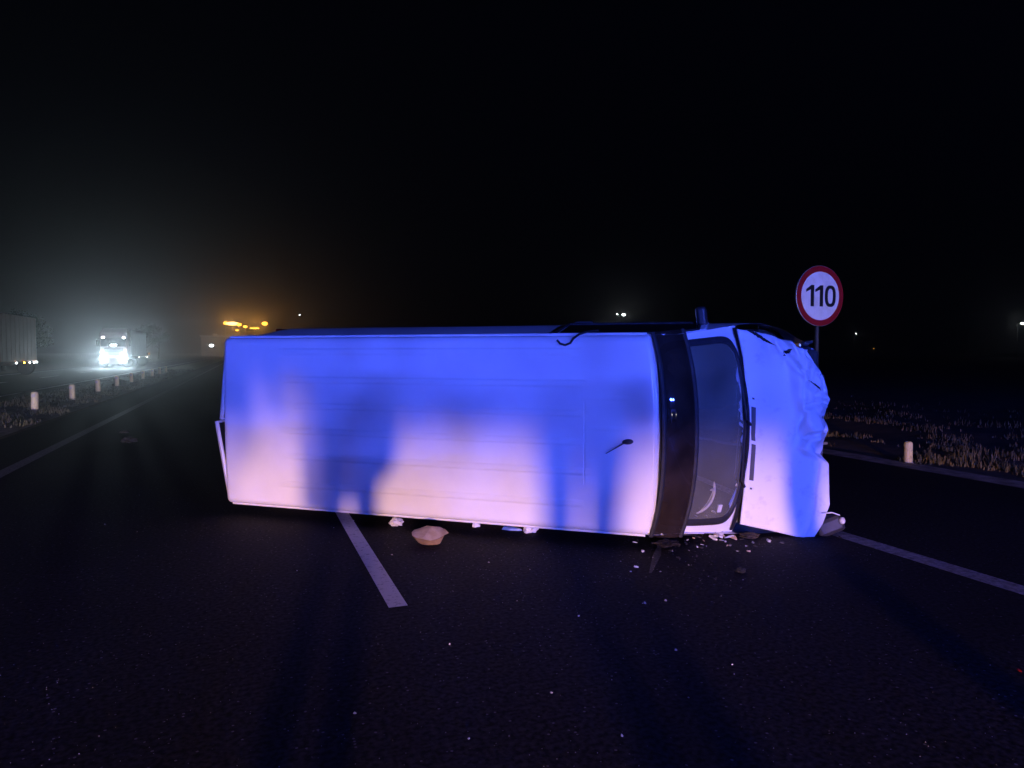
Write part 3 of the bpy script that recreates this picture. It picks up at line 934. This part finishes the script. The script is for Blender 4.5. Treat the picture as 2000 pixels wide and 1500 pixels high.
shard('plastic_shard', 1243, 1109, (0.05, 0.022, 0.012), 'white_plastic', 'long thin white sliver on the asphalt before the sun visor', seed=42)
shard('plastic_shard', 1255, 1078, (0.06, 0.03, 0.012), 'white_plastic', 'pale flat chip close to the lower end of the visor', seed=43)
shard('red_shard', 1990, 1312, (0.05, 0.02, 0.012), 'red_lens', 'reddish lens chip lying outside the solid edge line', seed=44)
small = [(1232, 1118), (1212, 1098), (1345, 1105), (1260, 1180), (1300, 1175), (1380, 1068), (1362, 1070), (1440, 1078), (1290, 1118), (580, 1116), (693, 1396), (1320, 1272), (690, 1018), (1195, 1330), (1035, 1114), (878, 1260), (1077, 1355),
         (1010, 1175), (1255, 1180), (1215, 1440), (1345, 1365), (652, 1032), (765, 1085), (272, 968), (205, 1025), (268, 1040), (270, 1087), (1430, 1300), (916, 1445), (1700, 1085), (1130, 1205), (955, 1100), (1275, 1090)]
for k, (u, v) in enumerate(small):
    s = random.uniform(0.006, 0.015) * (1.3 if k < 9 else 1.0)
    shard('glass_chip', u, v, (s * 1.5, s, s * 0.7), 'grit_grey' if k % 3 else 'lamp_lens', 'tiny pale glass chip scattered on the asphalt', 'glass chips on the road', seed=100 + k, n=5)
for k in range(34):
    rnd = random.Random(900 + k)
    u, v = rnd.gauss(1400, 75), 1050 + abs(rnd.gauss(0, 18))
    shard('plastic_splinter', u, v, (rnd.uniform(.02, .07), rnd.uniform(.008, .025), rnd.uniform(.005, .016)), ['dark_scrap', 'grit_grey', 'black_plastic', 'tan_card_inside', 'dark_scrap', 'lamp_lens'][k % 6],
          'jagged small splinter among the wreckage strewn below the windscreen', 'splinters below the windscreen', seed=950 + k, n=5, flat=.1)
mat('scrape', (.05, .048, .046), .7, scale=45, col2=(.010, .010, .010), lo=.45, hi=.66)
for (pts_, w_) in (([(1290, 1060), (1283, 1085), (1270, 1120)], .03),):
    cs = [on_z(*q_) for q_ in pts_]
    vs_ = []
    for i_, c_ in enumerate(cs):
        d_ = (cs[min(i_ + 1, len(cs) - 1)] - cs[max(i_ - 1, 0)]).normalized()
        nn = Vector((-d_.y, d_.x, 0)) * w_ * math.sin(math.pi * (i_ + .25) / (len(cs) - .5))
        vs_ += [(c_.x - nn.x, c_.y - nn.y, .0035), (c_.x + nn.x, c_.y + nn.y, .0035)]
    struct(mk('scrape_mark', vs_, [(2 * i_, 2 * i_ + 1, 2 * i_ + 3, 2 * i_ + 2) for i_ in range(len(cs) - 1)], 'scrape'))
# fine grit
gvs, gfs = [], []
for k in range(900):
    a = random.random()
    if a < 0.35:
        p = on_z(random.gauss(1250, 170), 1040 + abs(random.gauss(0, 90)))
    else:
        p = on_z(random.uniform(0, 2000), random.uniform(1000, 1500))
    if abs(p.x) > 20 or p.y > 14: continue
    s = random.uniform(0.0010, 0.0028) * (1.5 if a < 0.5 and random.random() < 0.15 else 1)
    t_ = random.uniform(0, 6.28); i = len(gvs)
    for q_ in range(3):
        gvs.append((p.x + s * math.cos(t_ + 2.1 * q_), p.y + s * math.sin(t_ + 2.1 * q_), 0.004))
    gvs.append((p.x, p.y, 0.004 + s * 1.3))
    gfs += [(i, i + 1, i + 3), (i + 1, i + 2, i + 3), (i + 2, i, i + 3)]
gobj = mk('road_grit', gvs, gfs, 'grit_grey')
gobj['kind'] = 'stuff'
tag(gobj, 'fine pale grit and glass dust on the asphalt', 'grit')

# ------------------------------------------------------------------ lamps
def aim(o, target):
    d = (Vector(target) - o.location).normalized()
    o.rotation_euler = d.to_track_quat('-Z', 'Y').to_euler()

def spot(name, loc, target, power, col, size, blend, soft=0.06, parent=None, scale=(1, 1, 1)):
    ld = bpy.data.lights.new(name, 'SPOT')
    ld.energy = power; ld.color = col; ld.spot_size = R_(size); ld.spot_blend = blend; ld.shadow_soft_size = soft
    o = bpy.data.objects.new(name, ld); COL.objects.link(o)
    o.location = loc; aim(o, target); o.scale = scale
    if parent:
        o.parent = parent
    return o

# ------------------------------------------------------------------ cars (patrol cars behind, one added for its light, a stopped car over the median)
def make_car(loc, heading, label, paint, police=False, head_power=0, head_col=(1, .8, .62), blue=0, head_emit='headlamp_glow', target=None, hsize=60, hazard=False, group=None, cone=(1, 1, 1), roof=None, left_lamp=None):
    """heading: angle of the forward direction from +x"""
    o = thing('patrol_car' if police else 'car', loc, label, 'car', group, rz=heading)
    # side profile (x forward, z up) lofted across with a narrowing cabin
    low = [(-2.1, .30), (-2.15, .55), (-2.10, .82), (-1.95, .95), (-1.0, 1.0), (.9, .97), (1.85, .80), (2.08, .68), (2.14, .48), (2.05, .28)]
    b_ = bmesh.new()
    rows_ = []
    for k, y in enumerate((-.90, -.86, -.5, .5, .86, .90)):
        f = (0.97, 1.0, 1.02, 1.02, 1.0, 0.97)[k]
        rows_.append([b_.verts.new((x * f, y, (z - .6) * f + .6)) for x, z in low])
    for k in range(5):
        for i in range(len(low)):
            j = (i + 1) % len(low)
            b_.faces.new((rows_[k][i], rows_[k][j], rows_[k + 1][j], rows_[k + 1][i]))
    b_.faces.new(rows_[0]); b_.faces.new(rows_[-1][::-1])
    from_bm('body', b_, paint, o)
    cabp = [(-1.95, .94), (-1.45, 1.46), (.15, 1.50), (.95, .95)] if not roof else [(-2.05, .94), (-1.98, roof - .06), (.35, roof), (1.15, .95)]
    b_ = bmesh.new()
    L_ = [b_.verts.new((x, -(.80 if z < 1 else .62), z)) for x, z in cabp]
    R2 = [b_.verts.new((x, (.80 if z < 1 else .62), z)) for x, z in cabp]
    for i in range(4):
        j = (i + 1) % 4
        b_.faces.new((L_[i], L_[j], R2[j], R2[i]))
    b_.faces.new(L_); b_.faces.new(R2[::-1])
    cabn = from_bm('cabin', b_, paint, o)
    def pane(name, pts, off):
        c = sum((Vector(p_) for p_ in pts), Vector()) / len(pts)
        return mk(name, [c + (Vector(p_) - c) * 0.86 + Vector(off) for p_ in pts], [tuple(range(len(pts)))], 'black_glass', cabn)
    (ax_, az_), (bx_, bz_), (cx_, cz_), (dx_, dz_) = cabp
    pane('windscreen', [(cx_, -.62, cz_), (cx_, .62, cz_), (dx_, .80, dz_), (dx_, -.80, dz_)], (.006, 0, .008))
    pane('rear_window', [(bx_, -.62, bz_), (bx_, .62, bz_), (ax_, .80, az_), (ax_, -.80, az_)], (-.006, 0, .006))
    for s in (1, -1):
        pane('side_window', [(bx_, s * .62, bz_), (cx_, s * .62, cz_), (dx_, s * .80, dz_), (ax_, s * .80, az_)], (0, s * .01, .003))
        box('mirror', (.72, s * .98, 1.02), (.12, .2, .14), 'black_plastic', o, bev=.03)
        for x in (1.35, -1.3):
            wheel(x, s * .80, .32, .32, .2, o, s)
        hl = box('headlight', (2.03, s * .62, .66), (.12, .36, .15), 'black_plastic', o, rot=Matrix.Rotation(-.3 * s, 3, 'Z'), bev=.03)
        lathe('lamp_lens', [(.055, 0), (.05, .02), (.001, .03)], head_emit if head_power else 'lamp_lens', hl, Matrix.Translation((2.10, s * .62, .66)) @ Matrix.Rotation(R_(90), 4, 'Y'), n=16)
        box('tail_lamp', (-2.08, s * .70, .78), (.08, .3, .14), 'red_lens', o, bev=.02)
        if hazard:
            lathe('indicator', [(.07, 0), (.06, .02), (.001, .03)], 'hazard_glow', o, Matrix.Translation((2.06, s * .82, .64)) @ Matrix.Rotation(R_(90), 4, 'Y'), n=12)
    box('front_bumper', (2.10, 0, .40), (.16, 1.6, .2), 'black_plastic', o, bev=.05)
    Mw = Matrix.Translation(loc) @ Matrix.Rotation(heading, 4, 'Z')
    if head_power:
        for s in (1, -1):
            h = Mw @ Vector((2.16, s * .62, .66))
            tg = Vector(target) if target else h + (Mw.to_3x3() @ Vector((20, 0, -.4)))
            if left_lamp and s < 0:
                spot('headlamp', h, left_lamp[0], left_lamp[1], head_col, left_lamp[2], 1.0, .10)
            else:
                spot('headlamp', h, tg, head_power, head_col, hsize, 1.0, .10, scale=cone)
    if police:
        bar = box('light_bar', (-.25, 0, (roof or 1.5) + .07), (.26, 1.25, .10), 'black_plastic', o, bev=.02)
        for s in (1, -1):
            box('beacon_lens', (-.25, s * .42, (roof or 1.5) + .13), (.24, .34, .10), ('beacon_glow' if blue == 1 else 'beacon_glow_dim') if blue else 'blue_plastic', bar, bev=.03)
    return o

mat('black_glass', (.01, .012, .014), .06, var=.0, spec=.6)
mat('car_white', (.75, .75, .75), .35, var=.03, coat=.4)
mat('car_grey', (.16, .16, .17), .35, var=.05, coat=.4)
emit('headlamp_glow', (1, .86, .72), 60)
emit('beacon_glow', (.055, .105, 1.0), 18000)
emit('beacon_glow_dim', (.032, .075, 1.0), 6000)
emit('hazard_glow', (1, .5, .05), 20)
emit('truck_lamp_glow', (.70, .88, 1.0), 780)
emit('marker_lamp_glow', (.9, .95, 1.0), 22)
emit('sodium_glow', (1, .40, .035), 9)
emit('sodium_core', (1, .62, .20), 7)
emit('street_lamp_glow', (.9, .95, 1.0), 40)

P1 = (-1.3, -11.0, 0)
P2 = (6.6, -6.5, 0)
vc = VM @ Vector((2.2, 0, 1.95))
make_car(P1, R_(90), 'tall white patrol van with blue light bar standing behind the camera', 'car_white', police=True, head_power=12500, blue=1, head_col=(1, .55, .36), target=(vc.x + 0.2, vc.y, -0.50), hsize=12.4, cone=(6, 1, 1), roof=2.05, left_lamp=((0.1, 7.0, .55), 3800, 7.5))
make_car(P2, R_(97), 'white patrol car with blue light bar standing on the hard shoulder', 'car_white', police=True, head_power=900, blue=2, head_col=(1, .82, .62), target=(sc_.x + 0.3, sc_.y, 1.6), hsize=20)

make_car((-3.4, -14.0, 0), R_(92), 'unseen white patrol car added behind the others to light the median', 'car_white', police=True, blue=1, head_power=11000, head_col=(1, .80, .58), target=(-6.2, 24, .25), hsize=20)  # added vehicle: headlamps brighten the median posts, beacons even out the blue

# ------------------------------------------------------------------ people standing behind the camera (their shadows fall on the roof)
mat('dark_jacket', (.03, .035, .05), .85, var=.2, scale=10)
mat('skin', (.45, .28, .20), .6, var=.08)
mat('hair', (.02, .015, .01), .8, var=.1)
def person(loc, rz, label, h=1.75, coat=False, arms=((.30, .05, .95), (-.30, .05, .95)), lean=0.0, face_hair='hair'):
    o = thing('person', loc, label, 'person', rz=rz)
    k = h / 1.75
    P_ = [(0, 0, .95), (0, 0, 1.15), (0, .02, 1.38), (0, .02, 1.50),
          (.08, 0, .90), (.075, .03, .50), (.075, -.02, .09), (.085, .14, .04),
          (-.08, 0, .90), (-.075, .0, .50), (-.075, -.04, .09), (-.085, .12, .04),
          (.19, .02, 1.40), tuple((Vector((.22, .02, 1.38)) + Vector(arms[0])) / 2 + Vector((.05, -.05, -.03))), arms[0],
          (-.19, .02, 1.40), tuple((Vector((-.22, .02, 1.38)) + Vector(arms[1])) / 2 + Vector((-.05, -.05, -.03))), arms[1]]
    rad = [.155, .15, .16, .065, .095, .065, .05, .045, .095, .065, .05, .045, .075, .052, .04, .075, .052, .04]
    E_ = [(0, 1), (1, 2), (2, 3), (0, 4), (4, 5), (5, 6), (6, 7), (0, 8), (8, 9), (9, 10), (10, 11), (2, 12), (12, 13), (13, 14), (2, 15), (15, 16), (16, 17)]
    me = bpy.data.meshes.new('clothed_body')
    me.from_pydata([(x * k, y * k, z * k) for x, y, z in P_], E_, [])
    bo = bpy.data.objects.new('clothed_body', me); COL.objects.link(bo); bo.parent = o
    me.materials.append(MATS['dark_jacket'])
    md = bo.modifiers.new('skin', 'SKIN')
    for i, r in enumerate(rad):
        me.skin_vertices[0].data[i].radius = (r * k, r * k * (.72 if i < 3 else 1))
        me.skin_vertices[0].data[i].use_root = (i == 0)
    bo.modifiers.new('smooth', 'SUBSURF').levels = 1
    b_ = bmesh.new()
    bmesh.ops.create_uvsphere(b_, u_segments=16, v_segments=12, radius=1)
    for v in b_.verts:
        c = v.co
        c.x *= .077 * (1 - .18 * max(0, -c.z)); c.y *= .098; c.z *= .118
        if c.y > .08 and abs(c.z) < .03: c.y += .018          # nose
    bmesh.ops.transform(b_, matrix=Matrix.Translation((0, .04 * k, 1.63 * k)), verts=b_.verts)
    hd = from_bm('head', b_, 'skin', o, smooth=True)
    b_ = bmesh.new()
    bmesh.ops.create_uvsphere(b_, u_segments=16, v_segments=10, radius=1)
    bmesh.ops.delete(b_, geom=[v for v in b_.verts if v.co.z < -.1 and v.co.y > -.3], context='VERTS')
    bmesh.ops.transform(b_, matrix=Matrix.Translation((0, .03 * k, 1.65 * k)) @ Matrix.Diagonal((.084, .10, .112, 1)), verts=b_.verts)
    from_bm('hair', b_, 'hair', hd, smooth=True)
    if coat:
        b_ = bmesh.new()
        bm_lathe(b_, [(.20 * k, .50 * k), (.215 * k, .54 * k), (.225 * k, .80 * k), (.20 * k, 1.05 * k), (.22 * k, 1.32 * k), (.12 * k, 1.46 * k)], Matrix.Diagonal((1, .72, 1, 1)), 20)
        for v in b_.verts:
            if v.co.z < .6 * k: v.co.z += .55 * v.co.x + .05 * math.sin(9 * v.co.y)
        from_bm('long_coat', b_, 'dark_jacket', o, smooth=True)
    for a_ in arms:                                                # hands with fingers and a thumb
        c = Vector(a_) * k
        b_ = bmesh.new()
        bm_box(b_, c + Vector((0, .03, -.05)), (.035, .075, .09), bev=.012)
        for f in range(4):
            bm_tube(b_, [c + Vector((0, .002 + .02 * f, -.09)), c + Vector((-.004, .004 + .02 * f, -.13)), c + Vector((-.018, .006 + .02 * f, -.155 - .006 * (f in (1, 2))))], [.009, .008, .006], 6)
        bm_tube(b_, [c + Vector((0, .062, -.03)), c + Vector((-.01, .085, -.06)), c + Vector((-.018, .09, -.085))], [.01, .009, .007], 6)
        from_bm('hand', b_, 'skin', o, smooth=True)
    return o
person((-0.54, -1.23, 0), -0.2, 'person in a long dark coat with hands low standing behind the camera', 1.74, coat=True)
person((-0.06, -3.0, 0), -0.1, 'person in a dark jacket holding both arms away from the body', 1.72, arms=((.36, .12, 1.02), (-.36, .12, 1.02)))
person((1.38, -1.78, 0), 1.25, 'person in a dark jacket standing with one bent arm', 1.70, arms=((.34, .22, 1.12), (-.27, .05, .82)))

# ------------------------------------------------------------------ oncoming truck on the opposite carriageway
TR = at_depth(222, 698, 71)
TX, TY = TR.x, TR.y
truck = thing('truck', (TX, TY, 0), 'oncoming articulated truck with blazing headlights across the median', 'truck')
mat('truck_paint', (.38, .30, .30), .4, var=.05)
mat('trailer_skin', (.42, .42, .42), .6, var=.08, scale=2)
cb = bmesh.new()
bm_box(cb, (0, 1.15, 2.05), (2.46, 2.1, 3.1), bev=.10)
cab_o = from_bm('cab', cb, 'truck_paint', truck)
b_ = bmesh.new()
pts = [(-1.15, .15, 3.58), (1.15, .15, 3.58), (1.05, .75, 3.98), (-1.05, .75, 3.98)]
f1 = [b_.verts.new(p_) for p_ in pts]; f2 = [b_.verts.new((x, 2.15, z)) for x, y, z in pts]
b_.faces.new(f1); b_.faces.new(f2[::-1])
for i in range(4): b_.faces.new((f1[i], f1[(i + 1) % 4], f2[(i + 1) % 4], f2[i]))
from_bm('roof_spoiler', b_, 'truck_paint', cab_o)
box('windscreen', (0, .085, 2.55), (2.2, .04, .85), 'black_glass', cab_o, bev=.01)
grl = box('grille', (0, .08, 1.55), (1.7, .06, .8), 'black_plastic', truck, bev=.02)
for k in range(5):
    box('grille_bar', (0, .04, 1.25 + .15 * k), (1.6, .03, .04), 'steel', grl, bev=.005)
bp_ = box('bumper', (0, .02, .68), (2.44, .3, .66), 'truck_paint', truck, bev=.06)
for s in (1, -1):
    hb = box('headlight', (s * .93, -.12, 1.0), (.42, .1, .24), 'black_plastic', truck, bev=.03)
    lathe('lamp_lens', [(.22, 0), (.20, .03), (.001, .05)], 'truck_lamp_glow', hb, Matrix.Translation((s * .93, -.17, 1.02)) @ Matrix.Rotation(R_(90), 4, 'X'), n=20)
    lathe('fog_lamp', [(.10, 0), (.09, .03), (.001, .04)], 'marker_lamp_glow', bp_, Matrix.Translation((s * .85, -.13, .62)) @ Matrix.Rotation(R_(90), 4, 'X'), n=16)
    lathe('marker_lamp', [(.11, 0), (.10, .04), (.001, .06)], 'marker_lamp_glow', cab_o, Matrix.Translation((s * .92, .08, 3.02)) @ Matrix.Rotation(R_(90), 4, 'X'), n=16)
    mr_ = tube('mirror_arm', [(s * 1.2, .3, 2.9), (s * 1.42, .2, 2.9), (s * 1.42, .2, 2.2), (s * 1.2, .3, 2.2)], .025, 'black_plastic', truck, n=6)
    box('mirror_housing', (s * 1.44, .2, 2.5), (.2, .12, .6), 'black_plastic', mr_, bev=.03)
    for y in (1.3, 4.4):
        wheel(s * 1.05, y, .5, .5, .3, truck, s)
    spot('truck_headlamp', (TX + s * .93, TY - .30, 1.02), (TX + s * .93 + 1.0, TY - 30, .0), 900, (.68, .88, 1.0), 40, 1.0, .1)
    for y in (11.5, 12.8):
        wheel(s * 1.05, y, .5, .5, .3, truck, s)
box('light_board', (0, .04, 2.28), (.55, .06, .12), 'marker_lamp_glow', cab_o, bev=.02)
box('chassis', (0, 7.0, .95), (1.0, 12.5, .28), 'underbody', truck, bev=.02)
box('trailer', (0, 8.6, 2.55), (2.5, 12.0, 2.8), 'trailer_skin', truck, bev=.04)

# box lorry stopped on the far side, its long side towards the median
q0 = at_depth(72, 700, 50)
lorry = thing('lorry', (q0.x, q0.y, 0), 'brown box lorry standing beyond the median with small side lamps lit', 'truck')
mat('lorry_skin', (.26, .12, .06), .6, var=.12, scale=.8)
body = box('cargo_box', (-1.25, -4.0, 2.45), (2.5, 8.0, 3.0), 'lorry_skin', lorry, bev=.05)
for k in range(9):
    box('side_rib', (.012, -.4 - .9 * k, 2.45), (.012, .05, 2.9), 'lorry_skin', body, bev=.01)
box('chassis', (-1.25, -5.2, .80), (1.0, 10.4, .26), 'underbody', lorry, bev=.02)
cbl = box('cab', (-1.25, -9.3, 1.65), (2.4, 2.0, 2.3), 'lorry_skin', lorry, bev=.12)
box('windscreen', (-1.25, -10.31, 2.15), (2.1, .04, .8), 'black_glass', cbl, bev=.01)
box('side_window', (-.04, -9.5, 2.15), (.04, 1.0, .7), 'black_glass', cbl, bev=.01)
for s in (1, -1):
    for y in (-1.8, -9.1):
        wheel(-1.25 + s * 1.02, y, .5, .5, .3, lorry, s)
for y, g_ in ((-.3, 'street_lamp_glow'), (-.9, 'street_lamp_glow'), (-2.0, 'marker_lamp_glow'), (-3.3, 'hazard_glow'), (-5.0, 'marker_lamp_glow')):
    box('side_lamp', (.06, y, .86), (.05, .22, .09), g_, lorry, bev=.02)
sc3 = at_depth(283, 697, 130)
make_car((sc3.x, sc3.y, 0), R_(-90), 'dark car following behind the oncoming truck with its lamps lit', 'car_grey', head_power=120, head_col=(.85, .93, 1), hsize=60)

# ------------------------------------------------------------------ far lamps and the lit plant beyond the van
def street_lamp(u, v, depth, label, glow='street_lamp_glow', r=0.35, group=None, power=0, col=(1, .95, .9)):
    p = at_depth(u, v, depth)
    o = thing('street_lamp', (p.x, p.y, -.03), label, 'lamp', group)
    h = p.z + .03
    tube('pole', [(0, 0, -.1), (0, 0, h * .5), (0, 0, h - .25), (.0, -.3, h + .05), (0, -.9, h + .15)], [.13, .11, .09, .08, .06], 'dark_pole', o, n=8)
    hd = box('lamp_head', (0, -1.2, h + .14), (.40, .9, .16), 'dark_pole', o, bev=.04)
    b_ = bmesh.new()
    bmesh.ops.create_uvsphere(b_, u_segments=14, v_segments=8, radius=1)
    bmesh.ops.transform(b_, matrix=Matrix.Translation((0, -1.2, h)) @ Matrix.Diagonal((r * 1.2, r, r * .75, 1)), verts=b_.verts)
    from_bm('lamp_bowl', b_, glow, hd, smooth=True)
    return o
street_lamp(413, 675, 330, 'far white street lamp just past the rear corner of the van', r=.8)
street_lamp(441, 669, 420, 'far white street lamp half behind the upper rear corner', r=.8)
street_lamp(1214, 615, 210, 'white street lamp shining above the cab door', r=.40)
street_lamp(1202, 614, 230, 'dim small lamp beside the white one above the cab door', glow='marker_lamp_glow', r=.2)
street_lamp(1988, 632, 190, 'white street lamp far off over the dark verge', r=.32)
street_lamp(1667, 652, 260, 'tiny far lamp just right of the speed sign pole', glow='marker_lamp_glow', r=.16)
street_lamp(1697, 681, 150, 'faint low lamp over the fields beyond the sign', glow='sodium_glow', r=.05)
street_lamp(585, 615, 400, 'faint lone lamp beyond the lit plant', glow='marker_lamp_glow', r=.3)

PD = 340
pc = at_depth(480, 640, PD)
plant = thing('industrial_building', (pc.x, pc.y, -.03), 'far industrial building under orange floodlights behind the van', 'building')
plant.rotation_euler.z = -YAW + R_(27.0) * 0
mat('plant_wall', (.06, .055, .05), .8, var=.1, scale=.4)
plant.rotation_euler.z = R_(-1)
box('wall', (0, 8, 4.5), (40, 14, 9), 'plant_wall', plant, bev=.1)
rf_ = box('roof', (0, 8, 9.3), (41, 15, .6), 'galvanised', plant, bev=.1)
for k in range(4):
    box('roof_vent', (-14 + 9 * k, 8, 10.1), (2, 2, 1.2), 'galvanised', rf_, bev=.1)
for k in range(6):
    wn_ = box('window', (-16 + 6.4 * k, .96, 5.5), (3.2, .1, 1.4), 'black_glass', plant, bev=.02)
RXc = Vector((math.cos(R_(-1)), math.sin(R_(-1)), 0))
PMI = (Matrix.Translation(plant.location) @ Matrix.Rotation(R_(-1), 4, 'Z')).inverted()
for (u, v, w_, h_, dd) in ((454, 632, 24, 7, 0), (441, 631, 9, 6, 0), (467, 634, 9, 6, 0), (517, 632, 11, 7, 0), (479, 638, 8, 5, 0), (497, 641, 18, 2.5, 0), (463, 645, 6, 3, 0)):
    q_ = PMI @ at_depth(u, v, PD - 3)
    s_ = PD / F_PX
    mast = tube('mast', [(q_.x, q_.y + .4, 0), (q_.x, q_.y + .4, q_.z)], .14, 'galvanised', plant, n=8)
    b_ = bmesh.new()
    bmesh.ops.create_uvsphere(b_, u_segments=16, v_segments=8, radius=1)
    bmesh.ops.transform(b_, matrix=Matrix.Translation(q_) @ Matrix.Diagonal((w_ * s_ / 2, .5, h_ * s_ / 2, 1)), verts=b_.verts)
    from_bm('floodlight', b_, 'sodium_glow' if w_ < 20 else 'sodium_core', mast, smooth=True)
for u in (452, 500):
    ld = bpy.data.lights.new('sodium_lamp', 'POINT'); ld.energy = 3500; ld.color = (1, .42, .08); ld.shadow_soft_size = .5
    lo_ = bpy.data.objects.new('sodium_lamp', ld); COL.objects.link(lo_); lo_.location = at_depth(u, 631, PD - 9)

# dark trees beyond the opposite carriageway
mat('tree_bark', (.06, .045, .03), .95, var=.2)
mat('tree_leaf', (.055, .065, .03), .9, scale=.8, col2=(.03, .04, .018), lo=.35, hi=.6)
def tree(x, y, h, seed, label, group):
    rnd = random.Random(seed)
    o = thing('tree', (x, y, -.03), label, 'tree', group)
    b_ = bmesh.new()
    bm_tube(b_, [(0, 0, -.1), (.05, 0, h * .25), (.15, .1, h * .5), (.1, .1, h * .8)], [.18, .14, .10, .04], 8)
    limbs = []
    for k in range(7):
        z = h * rnd.uniform(.3, .6); a = rnd.uniform(0, 6.28); l = h * rnd.uniform(.18, .32)
        e = Vector((l * math.cos(a), l * math.sin(a), z + l * .8))
        bm_tube(b_, [(.08, .03, z), tuple(e * .5 + Vector((0, 0, z * .5))), tuple(e)], [.07, .05, .02], 6)
        limbs.append(e)
    from_bm('trunk', b_, 'tree_bark', o)
    vs, fs = [], []
    cl = [l + Vector((rnd.uniform(-.4, .4), rnd.uniform(-.4, .4), rnd.uniform(-.2, .6))) for l in limbs for _ in range(2)] + [Vector((rnd.uniform(-.6, .6), rnd.uniform(-.6, .6), h * rnd.uniform(.6, .9))) for _ in range(6)]
    for c in cl:
        R0 = h * rnd.uniform(.10, .17)
        for _ in range(130):
            d = Vector((rnd.gauss(0, 1), rnd.gauss(0, 1), rnd.gauss(0, .8))).normalized() * R0 * rnd.random() ** .45
            p_ = c + d; s_ = rnd.uniform(.07, .16)
            a = Vector((rnd.gauss(0, 1), rnd.gauss(0, 1), rnd.gauss(0, 1))).normalized(); b2 = a.orthogonal().normalized()
            i = len(vs)
            vs += [p_ - a * s_, p_ + b2 * s_ * .5, p_ + a * s_, p_ - b2 * s_ * .5]; fs.append((i, i + 1, i + 2, i + 3))
    mk('crown', vs, fs, 'tree_leaf', o)
    return o
for k, (u, d_, h_) in enumerate([(5, 60, 5.0), (38, 66, 5.6), (62, 75, 5.0), (285, 150, 8.0), (310, 170, 7.0)]):
    p = at_depth(u, 690, d_)
    tree(p.x, p.y, h_, 300 + k, 'leafy tree standing behind the brown box lorry' if u < 100 else 'leafy tree far behind the oncoming truck', 'trees behind the lorry' if u < 100 else 'trees behind the truck')

# ------------------------------------------------------------------ night haze
bmz = bmesh.new()
bm_box(bmz, (-20, 190, 9.5), (760, 560, 22.0), bev=0)
hz = from_bm('haze', bmz, None)
hz['kind'] = 'stuff'
hz['label'] = 'thin damp night haze over the whole road'; hz['category'] = 'haze'
hm = bpy.data.materials.new('haze'); hm.use_nodes = True
hm.node_tree.nodes.clear()
ho = hm.node_tree.nodes.new('ShaderNodeOutputMaterial')
pv = hm.node_tree.nodes.new('ShaderNodeVolumePrincipled')
pv.inputs['Color'].default_value = (.9, .93, .95, 1)
pv.inputs['Density'].default_value = 0.0025
pv.inputs['Anisotropy'].default_value = 0.9
hm.node_tree.links.new(pv.outputs[0], ho.inputs['Volume'])
hz.data.materials.append(hm)
